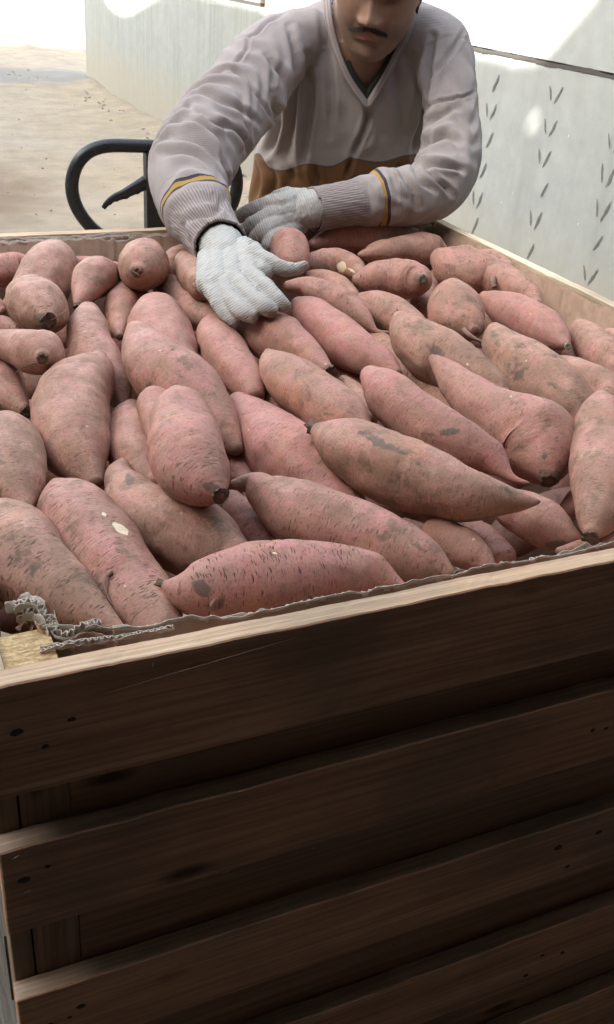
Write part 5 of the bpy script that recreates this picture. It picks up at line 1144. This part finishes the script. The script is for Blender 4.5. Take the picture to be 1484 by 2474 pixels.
# ---- sweater
cuffR_t = .90
swV, swF = merge(closed_loft(torso(0), 44, 46), limbs(ARM_R, 1, 0), limbs(ARM_L, 1, 0))
sm, sco, sno = remesh(swV, swF, .0042, 7)
def chain(pts, res=200):
    P = np.array([[*at(a, b, d), r*d/F] for a, b, d, r in pts]); return crv(P, res)
CR, CL = chain(ARM_R), chain(ARM_L)
def arm_coords(co, Cc):
    C, r = Cc[:, :3], Cc[:, 3]; T, N, B = frames(C, up=tuple(-_f))
    L = np.r_[0, np.cumsum(np.linalg.norm(np.diff(C, axis=0), axis=1))]
    best = np.full(len(co), 1e9); idx = np.zeros(len(co), int)
    for k in range(0, len(C), 2):
        d = ((co-C[k])**2).sum(1); m_ = d < best; best[m_] = d[m_]; idx[m_] = k
    v = co-C[idx]; al = L[idx]+(v*T[idx]).sum(1)
    ang = np.arctan2((v*B[idx]).sum(1), (v*N[idx]).sum(1))
    return al, ang, np.sqrt(best)/r[idx], L[-1], r[idx]
alR, anR, dR, LR, rR = arm_coords(sco, CR)
alL, anL, dL, LL, rL = arm_coords(sco, CL)
isR = (dR < 1.35) & (alR > .14*LR); isL = (dL < 1.35) & (alL > .12*LL)
isL &= ~isR
X, Y, Z = proj(sco)
toC = CAM-sco; toC /= np.linalg.norm(toC, axis=1)[:, None]
face = np.clip((sno*toC).sum(1)*2.2+.15, 0, 1)
# compression folds: soft ridges running round the sleeves, long vertical folds on the trunk
disp = np.zeros(len(sco))
def ridged(n): return 1-np.abs(n)*2.2
wR = isR*np.clip(alR/LR/.25, 0, 1)*np.clip((.86-alR/LR)/.06, 0, 1)
ph = alR/.033+1.1*np.sin(anR+.6)+1.6*vn(np.stack([alR*9, np.cos(anR), np.sin(anR)], 1))
disp += wR*.0070*np.sin(ph*2*pi/1.0*.72)*(.35+.65*gz(alR/LR, .52, .22))*(.6+.6*vn2(np.stack([alR*12, np.cos(anR)*1.5, np.sin(anR)*1.5], 1)))
wL = isL*np.clip(alL/LL/.2, 0, 1)*np.clip((.86-alL/LL)/.06, 0, 1)
ph = alL/.036+1.0*np.sin(anL+2)+1.6*vn(np.stack([alL*10, np.cos(anL), np.sin(anL)], 1))
disp += wL*.0062*np.sin(ph*2*pi*.75)*(.35+.65*gz(alL/LL, .56, .2))*(.6+.6*vn2(np.stack([alL*12, np.cos(anL)*1.5, np.sin(anL)*1.5], 1)))
trunk = ~(isR | isL)
up_c = sco @ RH
disp += trunk*(.004*vn(np.stack([up_c*22, sco[:, 2]*4, sco[:, 1]*3], 1))+.0025*vn2(np.stack([up_c*40, sco[:, 2]*6, sco[:, 1]*5], 1)))
disp += .003*vn(sco*14)+.0016*vn2(sco*38)
# traced folds: (points, half width px, depth m); negative is a valley, positive a ridge
FOLDS = [
 ([(420, 302), (470, 300), (520, 328), (546, 372), (550, 402)], 7, -.0075), ([(400, 322), (445, 312), (500, 325), (535, 365)], 9, .004),
 ([(393, 340), (440, 336), (490, 352), (530, 392), (541, 430)], 7, -.0075), ([(385, 372), (430, 365), (480, 376), (520, 408), (536, 440)], 7, -.006),
 ([(440, 258), (475, 268), (520, 300), (560, 312), (590, 350), (600, 378)], 7, -.0085), ([(480, 222), (530, 240), (585, 268), (625, 300)], 7, -.006),
 ([(470, 285), (520, 290), (565, 330), (580, 372)], 9, .005),
 ([(505, 182), (545, 165), (572, 172), (610, 215), (640, 262), (662, 300)], 3.2, -.004), ([(575, 97), (608, 88), (650, 55), (690, 28)], 3.2, -.004), ([(560, 155), (590, 130), (606, 90)], 3.5, -.004),
 ([(545, 478), (520, 503), (475, 512), (440, 535)], 8, -.006), ([(495, 468), (535, 485), (560, 515)], 7, -.004), ([(425, 530), (438, 568), (452, 600)], 9, -.006), ([(400, 500), (440, 470), (500, 455), (545, 462)], 12, .003),
 ([(700, 60), (716, 150), (712, 240), (700, 320), (690, 385)], 9, -.0075), ([(742, 130), (750, 240), (742, 330), (735, 395)], 8, -.006), ([(662, 225), (672, 290), (662, 340), (645, 372)], 8, -.009),
 ([(645, 135), (680, 180), (702, 240)], 7, -.005), ([(722, 180), (728, 290), (716, 390)], 8, .005), ([(775, 20), (790, 140), (800, 240), (798, 330)], 8, -.004), ([(853, 378), (862, 350), (884, 300), (888, 262)], 6, -.007), ([(870, 372), (900, 340), (905, 300)], 10, .004),
 ([(1048, 88), (1036, 150), (1030, 230), (1020, 290), (1006, 340), (998, 378)], 7, -.010), ([(1085, 120), (1070, 150), (1045, 185)], 6, -.005), ([(1120, 75), (1100, 110), (1082, 140)], 5, -.004),
 ([(1148, 222), (1120, 232), (1080, 240), (1050, 250), (1028, 270)], 3.2, -.0045), ([(1022, 318), (1045, 290), (1080, 268), (1110, 258)], 7, -.006), ([(1008, 372), (1040, 346), (1080, 330), (1110, 345)], 7, -.007), ([(1015, 345), (1045, 318), (1090, 300)], 8, .005),
 ([(998, 393), (1050, 398), (1100, 406), (1116, 415)], 6, -.009), ([(1028, 402), (1050, 430), (1078, 452), (1092, 470)], 6, -.008), ([(1000, 400), (1015, 435), (1050, 462)], 6, -.006), ([(962, 402), (980, 432), (1000, 470), (1005, 500)], 6, -.006), ([(1010, 380), (1060, 382), (1110, 385)], 9, .006),
 ([(940, 410), (952, 440), (962, 480)], 5, -.003), ([(870, 430), (890, 450), (900, 490), (895, 520)], 8, -.003), ([(1120, 300), (1128, 380), (1120, 440)], 10, .003),
 ([(612, 385), (622, 430), (612, 490)], 8, -.006), ([(655, 400), (664, 440), (650, 490)], 9, -.006), ([(700, 405), (712, 440)], 8, -.005), ([(760, 400), (768, 440)], 8, -.005), ([(848, 385), (838, 425)], 6, -.006),
 ([(905, 40), (960, 200), (975, 300), (960, 372)], 14, -.004), ([(1000, 180), (990, 260), (975, 330)], 8, .003)]
for pts, wd, dp in FOLDS:
    P = crv(np.array(pts, float), max(8, len(pts)*5)); best = np.full(len(sco), 1e9); tb = np.zeros(len(sco))
    near_ = (X > P[:, 0].min()-50) & (X < P[:, 0].max()+50) & (Y > P[:, 1].min()-50) & (Y < P[:, 1].max()+50)
    ii = np.where(near_)[0]
    bb = np.full(len(ii), 1e9); tt_ = np.zeros(len(ii))
    for k in range(len(P)-1):
        d = P[k+1]-P[k]; q = np.clip(((X[ii]-P[k, 0])*d[0]+(Y[ii]-P[k, 1])*d[1])/(d @ d+1e-9), 0, 1)
        ds = np.hypot(X[ii]-P[k, 0]-q*d[0], Y[ii]-P[k, 1]-q*d[1]); m_ = ds < bb; bb[m_] = ds[m_]; tt_[m_] = ((k+q)/(len(P)-1))[m_]
    env = np.sin(pi*np.clip(tt_, .03, .97))**.6
    disp[ii] += (2.1 if P[:, 0].mean() < 1030 and P[:, 0].mean() > 640 else 1.65)*dp*env*(np.exp(-(bb/wd)**2)-.35*np.exp(-((bb-wd*2.1)/wd)**2)*(dp < 0))*face[ii]
# ribbed welts: slight pinch where the cuff begins
cR = np.clip((alR/LR-.83)/.02, 0, 1)*isR; cL = np.clip((alL/LL-.83)/.02, 0, 1)*isL
disp -= .0035*(cR+cL)
disp += .0008*np.sin(anR*70)*cR+.0008*np.sin(anL*62)*cL
sco2 = sco+sno*disp[:, None]
# cut the V neck
def inpoly(px, py, poly):
    poly = np.array(poly, float); c = np.zeros(len(px), bool); j = len(poly)-1
    for i in range(len(poly)):
        xi, yi = poly[i]; xj, yj = poly[j]
        m_ = ((yi > py) != (yj > py)) & (px < (xj-xi)*(py-yi)/(yj-yi+1e-12)+xi); c ^= m_; j = i
    return c
VN_L = [(806, -60), (804, 0), (806, 60), (822, 125), (848, 185), (876, 232)]
VN_R = [(898, 234), (925, 182), (950, 132), (970, 92), (982, 55), (988, 0), (988, -60)]
X2, Y2, _ = proj(sco2)
cut = (isR & (alR > LR*.992)) | (isL & (alL > LL*.992)) | inpoly(X2, Y2, VN_L+[(887, 242)]+VN_R) & ((sno*toC).sum(1) > -.1)
top = Y2 < -25
polys = [tuple(p.vertices) for p in sm.polygons]
keep = [p for p in polys if not any(cut[v] for v in p)]
used = sorted({v for p in keep for v in p}); mp_ = {v: i for i, v in enumerate(used)}
uv = np.array(used)
def mat_knit():
    t = NT('lilac_grey_knit', .95, .12)
    v = t.coord('Object'); kn = t.coord(attr='knit')
    a = t.noise(v, 9, 4); b = t.noise(v, 240, 3, .7); fz = t.noise(v, 900, 2)
    wv = t.add('ShaderNodeTexWave', wave_type='BANDS', bands_direction='Y'); wv.inputs['Scale'].default_value = 130; wv.inputs['Distortion'].default_value = 1.2; wv.inputs['Detail'].default_value = 2
    t.L(kn, wv.inputs['Vector'])
    rib = t.add('ShaderNodeTexWave', wave_type='BANDS', bands_direction='X'); rib.inputs['Scale'].default_value = 58; rib.inputs['Distortion'].default_value = .4
    t.L(kn, rib.inputs['Vector'])
    cuff = t.add('ShaderNodeAttribute', attribute_name='cuff').outputs['Fac']
    col = t.mix(a, (.290, .250, .232), (.345, .302, .283))
    col = t.mix(t.ramp(b, [(.4, 0.), (.7, .35)]), col, (.25, .215, .205))
    col = t.mix(t.math('MULTIPLY', t.math('MULTIPLY', t.math('SUBTRACT', 1.0, rib.outputs['Fac']), cuff), .8), col, (.17, .13, .12))
    pn = t.add('ShaderNodeAttribute', attribute_name='panel').outputs['Fac']
    bn = t.add('ShaderNodeAttribute', attribute_name='band').outputs['Fac']
    # 1: dark piping, 2: mustard, 3: brown panel
    brown = t.mix(t.noise(v, 26, 4), (.115, .056, .026), (.185, .095, .042))
    jit = t.math('MULTIPLY', t.math('SUBTRACT', t.noise(v, 400, 2), .5), 3.)
    pj = t.math('ADD', pn, jit)
    col = t.mix(t.math('GREATER_THAN', pj, 3.0), col, brown)
    col = t.mix(t.math('MULTIPLY', t.math('LESS_THAN', t.math('ABSOLUTE', t.math('SUBTRACT', pj, 1.5)), 2.6), .85), col, (.075, .05, .045))
    ab = t.math('ABSOLUTE', t.math('ADD', bn, t.math('MULTIPLY', jit, .06)))
    col = t.mix(t.math('LESS_THAN', ab, 1.0), col, (.050, .042, .050)); col = t.mix(t.math('LESS_THAN', ab, .46), col, (.36, .215, .055))
    h = t.math('ADD', t.math('MULTIPLY', wv.outputs['Fac'], t.math('SUBTRACT', 1.0, cuff)), t.math('ADD', t.math('MULTIPLY', b, .8), t.math('MULTIPLY', t.math('MULTIPLY', rib.outputs['Fac'], cuff), 2.2)))
    t.b.inputs['Sheen Weight'].default_value = .08; t.b.inputs['Sheen Roughness'].default_value = .5
    return t.done(col, t.bump(h, .28, .0010))
M['knit'] = mat_knit()
sw = link_mesh('sweater', sco2[uv], [tuple(mp_[v] for v in p) for p in keep], M['knit']); setparent(sw, man)
sdm = sw.modifiers.new('solid', 'SOLIDIFY'); sdm.thickness = .0032; sdm.offset = -1
knit = np.stack([up_c, sco[:, 2], sco[:, 1]], 1)
mR = isR; knit[mR] = np.stack([anR*.055, alR, anR*0], 1)[mR]; knit[isL] = np.stack([anL*.05, alL, anL*0], 1)[isL]
cuff = np.clip(cR+cL, 0, 1)
stripe = np.zeros(len(sco))
# trunk panel boundary traced across the belly
bx = [560, 600, 628, 650, 690, 740, 800, 845, 853, 920, 990, 1100]; by = [385, 378, 372, 404, 411, 396, 401, 380, 382, 391, 374, 372]
bq = crv(np.array(list(zip(bx, by)), float), 120); dy = Y2-np.interp(X2, bq[:, 0], bq[:, 1])
tr = trunk & ~isR & ~isL
panel = np.where(tr, dy, -60.0)
bandv = np.full(len(sco), 9.0)
k_front = (sno*toC).sum(1) > 0
for mask, al, an, pts, half in ((isR & (alR > .45*LR) & (alR < .86*LR), alR, anR, [(392, 514), (399, 490), (411, 464), (430, 441), (456, 431), (490, 431)], .0120),
                                (isL & (alL > .5*LL) & (alL < .80*LL), alL, anL, [(908, 424), (912, 445), (917, 470), (922, 500), (930, 528)], .0100)):
    rows = []; rhs = []
    for px, py in pts:
        q = mask & k_front & (np.hypot(X2-px, Y2-py) < 9)
        if q.sum() < 2: continue
        c_, s_ = np.cos(an[q]).mean(), np.sin(an[q]).mean(); rows.append([1, c_, s_]); rhs.append(al[q].mean())
    A_ = np.array(rows+[[0, .25, 0], [0, 0, .25]]); b_ = np.array(rhs+[0, 0])
    co_ = np.linalg.lstsq(A_, b_, rcond=None)[0]
    sd_ = (al-(co_[0]+co_[1]*np.cos(an)+co_[2]*np.sin(an)))/half
    bandv = np.where(mask & (np.abs(sd_) < 3), sd_, bandv)
me = sw.data
a = me.attributes.new('knit', 'FLOAT_VECTOR', 'POINT'); a.data.foreach_set('vector', knit[uv].reshape(-1).astype(np.float32))
a = me.attributes.new('cuff', 'FLOAT', 'POINT'); a.data.foreach_set('value', cuff[uv].astype(np.float32))
a = me.attributes.new('panel', 'FLOAT', 'POINT'); a.data.foreach_set('value', panel[uv].astype(np.float32))
a = me.attributes.new('band', 'FLOAT', 'POINT'); a.data.foreach_set('value', bandv[uv].astype(np.float32))
# neckband of the V and the shirt underneath, neck shadow put into its dark tone
def ribbon_on(pts, w, lift, name, mat, parent, thick=.0035, n=90):
    P = crv(np.array(pts, float), n); V = []
    k_ = ((sno*toC).sum(1) > 0)
    ds = []
    for px, py in P:
        q = k_ & (np.hypot(X2-px, Y2-py) < 16)
        ds.append(Z[q].min() if q.any() else np.nan)
    ds = np.array(ds); ok = ~np.isnan(ds)
    ds = np.interp(np.arange(n), np.arange(n)[ok], ds[ok]); ds = np.convolve(np.pad(ds, 6, 'edge'), np.ones(13)/13, 'valid')
    C = np.array([at(P[i, 0], P[i, 1], ds[i]-lift) for i in range(n)])
    T = np.gradient(C, axis=0); T /= np.linalg.norm(T, axis=1)[:, None]; S = np.cross(T, -_f); S /= np.linalg.norm(S, axis=1)[:, None]
    m_ = 14; Fc = []
    for i in range(n):
        for j in range(m_):
            a_ = 2*pi*j/m_; V.append(C[i]+S[i]*w*cos(a_)-_f*thick*sin(a_))
    Fc = grid_faces(n, m_)
    o = link_mesh(name, V, Fc, mat); setparent(o, parent)
    a = o.data.attributes.new('knit', 'FLOAT_VECTOR', 'POINT')
    kk = np.array([[cos(2*pi*j/m_)*w*1.0, i*.004, 0] for i in range(n) for j in range(m_)]); a.data.foreach_set('vector', kk.reshape(-1).astype(np.float32))
    a = o.data.attributes.new('cuff', 'FLOAT', 'POINT'); a.data.foreach_set('value', np.full(len(kk), .7, np.float32))
    for nm, vv in (('panel', -60), ('band', 9)):
        a = o.data.attributes.new(nm, 'FLOAT', 'POINT'); a.data.foreach_set('value', np.full(len(kk), vv, np.float32))
    return o
ribbon_on([(784, -60), (790, 0), (797, 62), (816, 130), (843, 192), (880, 245), (888, 252)], .0075, .004, 'neckband', M['knit'], sw)
ribbon_on([(887, 251), (896, 243), (931, 186), (956, 136), (976, 98), (990, 60), (1000, 10), (1003, -40)], .0075, .005, 'neckband', M['knit'], sw)
M['shirt'] = mat_plain('shaded_olive_shirt', (.034, .036, .030), rough=.95, spec=.1, ns=300, bump=.5)
us = ribbon_on([(836, 150), (848, 176), (866, 206), (884, 234), (890, 234), (906, 208), (928, 170), (946, 138)], .009, -.008, 'undershirt', M['shirt'], man, .004, 120)

# ---- gloves
def mat_glove():
    t = NT('white_cotton_glove', .95, .1)
    v = t.coord('Object'); gl = t.coord(attr='knit')
    wv = t.add('ShaderNodeTexWave', wave_type='BANDS', bands_direction='Y'); wv.inputs['Scale'].default_value = 95; wv.inputs['Distortion'].default_value = 2.5; wv.inputs['Detail'].default_value = 3; wv.inputs['Detail Scale'].default_value = 1.5
    t.L(gl, wv.inputs['Vector'])
    a = t.noise(v, 30, 5, .65); b = t.noise(v, 500, 3)
    col = t.mix(a, (.47, .455, .42), (.38, .37, .34))
    d = t.add('ShaderNodeAttribute', attribute_name='dirt').outputs['Fac']
    col = t.mix(t.math('MULTIPLY', t.ramp(t.math('ADD', d, t.math('MULTIPLY', t.math('SUBTRACT', a, .5), 1.2)), [(.25, 0.), (.95, 1.)]), .85), col, (.27, .195, .15))
    col = t.mix(t.math('MULTIPLY', wv.outputs['Fac'], .32), col, (.27, .265, .245))
    return t.done(col, t.bump(t.math('ADD', t.math('MULTIPLY', wv.outputs['Fac'], 1.0), t.math('MULTIPLY', b, .5)), .6, .0012))
M['glove'] = mat_glove()
def glove(parts, axis, tips, name='glove', dirt0=0.0):
    m2, co, no = remesh(*parts, .0018, 2)
    co2 = co+no*(.0009*vn(co*90)+.0007*vn2(co*190))[:, None]
    m2.vertices.foreach_set('co', co2.reshape(-1)); no = normals_of(m2)
    X_, Y_, Z_ = proj(co2)
    d = np.zeros(len(co))
    for (px, py, r, a_) in tips: d = np.maximum(d, a_*np.exp(-((X_-px)**2+(Y_-py)**2)/(r*r)))
    kn = np.stack([X_/F*1.4, Y_/F*1.4, Z_*0], 1) @ np.array(axis).T
    m2.materials.clear(); m2.materials.append(M['glove']); m2.polygons.foreach_set('use_smooth', [True]*len(m2.polygons))
    # knit rows: coordinates that follow the hand's length
    a = m2.attributes.new('knit', 'FLOAT_VECTOR', 'POINT'); a.data.foreach_set('vector', kn.reshape(-1).astype(np.float32))
    a = m2.attributes.new('dirt', 'FLOAT', 'POINT'); a.data.foreach_set('value', (d+dirt0).astype(np.float32))
    o = bpy.data.objects.new(name, m2); COL.objects.link(o); setparent(o, man); return o
ca, sa = cos(.55), sin(.55)
glove(hand_R(1.0, .0004), [[ca, -sa, 0], [sa, ca, 0], [0, 0, 1]], [(612, 770, 26, .9), (662, 760, 26, .95), (694, 745, 24, .8), (572, 782, 20, .4), (742, 640, 26, 1.0), (716, 655, 20, .6), (640, 700, 30, .3)])
ca, sa = cos(-1.25), sin(-1.25)
glove(hand_L(1.0, .0004), [[ca, -sa, 0], [sa, ca, 0], [0, 0, 1]], [(600, 560, 60, .45), (640, 520, 40, .3)], dirt0=.22)

# ---- moustache, hair, brows, trousers, shoes
M['hair'] = mat_plain('black_hair', (.045, .035, .03), rough=.6, spec=.4, ns=200, bump=.6)
def face_y(x, z):
    F2 = HP.reshape(-1, 3); k = (F2[:, 1] > .03); q = F2[k]; i = np.argmin((q[:, 0]-x)**2+(q[:, 2]-z)**2); return q[i, 1]
hs = []
rh = np.random.default_rng(4)
for k in range(480):
    x = rh.uniform(-.034, .034); z = -.0525-.010*(abs(x)/.034)**1.6+rh.normal()*.0030*(1-.5*abs(x)/.034)
    y = face_y(x, z); sg = np.sign(x)*min(1, abs(x)/.008)
    l = rh.uniform(.005, .009); d = np.array([sg*.75, .12, -.7+rh.uniform(-.15, .15)]); d /= np.linalg.norm(d)
    p0 = np.array([x, y-.0008, z]); p1 = p0+d*l*.5+np.array([0, .0018, 0]); p2 = p0+d*l+np.array([0, .0008, 0])
    hs.append(tube([hw(p0), hw(p1), hw(p2)], [.00036, .0003, .0001], 4, 3, False))
mo = link_mesh('moustache', *merge(*hs), M['hair']); setparent(mo, man)
hp = head_pts(90, 120, .006); Vh = []; msk = []
for i in range(90):
    for j in range(120):
        p = hp[i, j].copy(); nn = float(vn(p*90)); q = p*(1+.02*nn); q[2] += .004*max(0, p[2]/.1)
        front = p[1] > .01
        lim = .062+.012*math.cos(p[0]*40) if p[1] > .03 else (.02 if p[1] > .0 else -.055)
        msk.append(p[2] > lim); Vh.append(hw(q))
Fh = [f for f in grid_faces(90, 120) if all(msk[v] for v in f)]
Fh.append(tuple(89*120+j for j in range(120)))
ho = link_mesh('hair', Vh, Fh, M['hair']); setparent(ho, man)
s = ho.modifiers.new('solid', 'SOLIDIFY'); s.thickness = .004; s.offset = -1
for sx in (-1, 1):
    br = [hw((sx*x, face_y(sx*x, z)+.001, z)) for x, z in ((.014, .020), (.026, .026), (.040, .025), (.050, .019))]
    b_ = link_mesh('eyebrow', *tube(br, [.002, .0032, .003, .001], 8, 16), M['hair']); setparent(b_, man)
M['trousers'] = mat_plain('dark_trousers', (.05, .05, .06), rough=.95, spec=.1, ns=120)
tp = [closed_loft([(at(800, 900, 2.62)+np.array([0, 0, -.10]), .165, .125, RH, FW), (at(800, 900, 2.62), .172, .130, RH, FW), (at(798, 760, 2.52), .170, .125, RH, FW)], 32, 12)]
for sx in (-1, 1): tp.append(leg(sx, .098, .075, .062)[0])
tm, tco, tno = remesh(*merge(*tp), .008, 5)
tco2 = tco+tno*(.004*vn(tco*np.array([12, 12, 20])))[:, None]; tm.vertices.foreach_set('co', tco2.reshape(-1)); tm.materials.clear(); tm.materials.append(M['trousers']); tm.polygons.foreach_set('use_smooth', [True]*len(tm.polygons))
to = bpy.data.objects.new('trousers', tm); COL.objects.link(to); setparent(to, man)
M['shoe'] = mat_plain('dusty_leather', (.07, .05, .035), rough=.7)
for sx in (-1, 1):
    _, an = leg(sx, .1, .08, .06)
    b0 = np.array([an[0], an[1], 0.0])
    shm = remesh(*merge(tube([b0-FW*.055+UP*.045, b0+UP*.05, b0+FW*.08+UP*.042, b0+FW*.17+UP*.033], [.038, .046, .043, .030], 18, 20), tube([b0+UP*.05, b0+UP*.11], [.044, .046], 16, 6)), .006, 4)
    sm2, sc_, sn_ = shm; sc_[:, 2] = np.maximum(sc_[:, 2], .012); sm2.vertices.foreach_set('co', sc_.reshape(-1)); sm2.materials.clear(); sm2.materials.append(M['shoe'])
    sm2.polygons.foreach_set('use_smooth', [True]*len(sm2.polygons))
    so2 = bpy.data.objects.new('shoe', sm2); COL.objects.link(so2); setparent(so2, man)
# ------------------------------------------------------------ pallet jack behind the bin
def mat_blackpaint():
    t = NT('black_gloss_paint', .32, .5)
    v = t.coord('Object'); a = t.noise(v, 60, 4)
    col = t.mix(t.ramp(a, [(.6, 0.), (.75, .5)]), (.012, .013, .016), (.06, .055, .05))
    return t.done(col, t.bump(a, .08, .001), t.ramp(a, [(.3, .25), (.8, .5)]))
M['bpaint'] = mat_blackpaint()
JY = 2.02
jb = at_y(365, 450, JY)
jack = empty('pallet_jack', (jb[0], JY, 0))
tag(jack, 'black pallet jack with a looped handle and a trigger lever standing behind the bin', 'pallet jack')
J = lambda px, py, dy=0: at_y(px, py, JY+dy)
xr, xl = J(572, 430)[0], J(175, 450)[0]; xm = (xr+xl)/2
Lp = [J(365, 353), J(320, 352), J(260, 352), J(215, 366), J(185, 400), J(174, 450), J(186, 500), J(218, 545), J(262, 580), J(320, 620), J(365, 640)]
def mir(p): return np.array([2*xm-p[0], p[1], p[2]])
Lr = [mir(p) for p in Lp]
top = [Lp[0]*(1-a)+Lr[0]*a for a in (.33, .66)]
loop = Lp[::-1]+top+Lr
def jpart(name, VF, mat=None, **k):
    o = link_mesh(name, VF[0], VF[1], mat or M['bpaint']); setparent(o, jack); return o
jpart('handle_loop', tube(loop, .0132, 20, 150))
V, Fc = box_mesh((J(350, 400)[0], JY-.014, .62), (J(350, 400)[0]+.085, JY+.014, J(350, 372)[2]+.0), 1, 1, 1)
o = slab('mast_plate', (J(350, 400)[0], JY-.014, .50), (2*xm-J(350, 400)[0], JY+.014, J(350, 366)[2]), M['bpaint'], jack, bev=.003)
# curved trigger lever with finger bumps
lv = [J(352, 440), J(330, 452), (J(300, 468)), J(275, 478), J(258, 492), J(250, 503)]
V, Fc = tube(lv, [.0145, .0125, .0100, .0078, .006, .0045], 14, 60, up=(0, 1, 0))
V = np.array(V); C0 = crv(np.array(lv), 60)
for i in range(60):
    V[i*14:(i+1)*14, 1] = JY+(V[i*14:(i+1)*14, 1]-JY)*.7
    low = V[i*14:(i+1)*14, 2] < C0[i, 2]-.002
    V[i*14:(i+1)*14, 2] -= low*.0018*max(0, sin(i*.62))*(i < 44)
jpart('lever', (V, Fc))
jpart('drawbar', tube([(xm, JY, .55), (xm, JY+.04, .30), (xm, JY+.06, .16)], [.022, .022, .026], 16, 14))
jpart('pump', tube([(xm, JY+.06, .05), (xm, JY+.06, .14), (xm, JY+.06, .26)], [.06, .06, .035], 20, 10))
for sx in (-1, 1):
    w = jpart('wheel', tube([(xm+sx*.035, JY+.06, .09), (xm+sx*.085, JY+.06, .09)], .09, 28, 4, up=(0, 0, 1)))
M['jackred'] = mat_plain('faded_jack_paint', (.30, .10, .04), rough=.6)
for sx in (-1, 1):
    slab('fork', (xm+sx*.19-.08, JY+.13, .075), (xm+sx*.19+.08, JY+1.2, .125), M['jackred'], jack, bev=.008)
    jpart('load_wheel', tube([(xm+sx*.19-.04, JY+1.05, .04), (xm+sx*.19+.04, JY+1.05, .04)], .038, 18, 4))
slab('fork_frame', (xm-.27, JY+.10, .075), (xm+.27, JY+.128, .30), M['jackred'], jack, bev=.006)
# pale timber board lying on the ground behind
b0 = slab('timber_board', (1.02, 3.0, .012), (1.22, 4.4, .04), M['wood_rim'])
tag(b0, 'pale timber board lying on the dirt between the man and the jack handle', 'board')
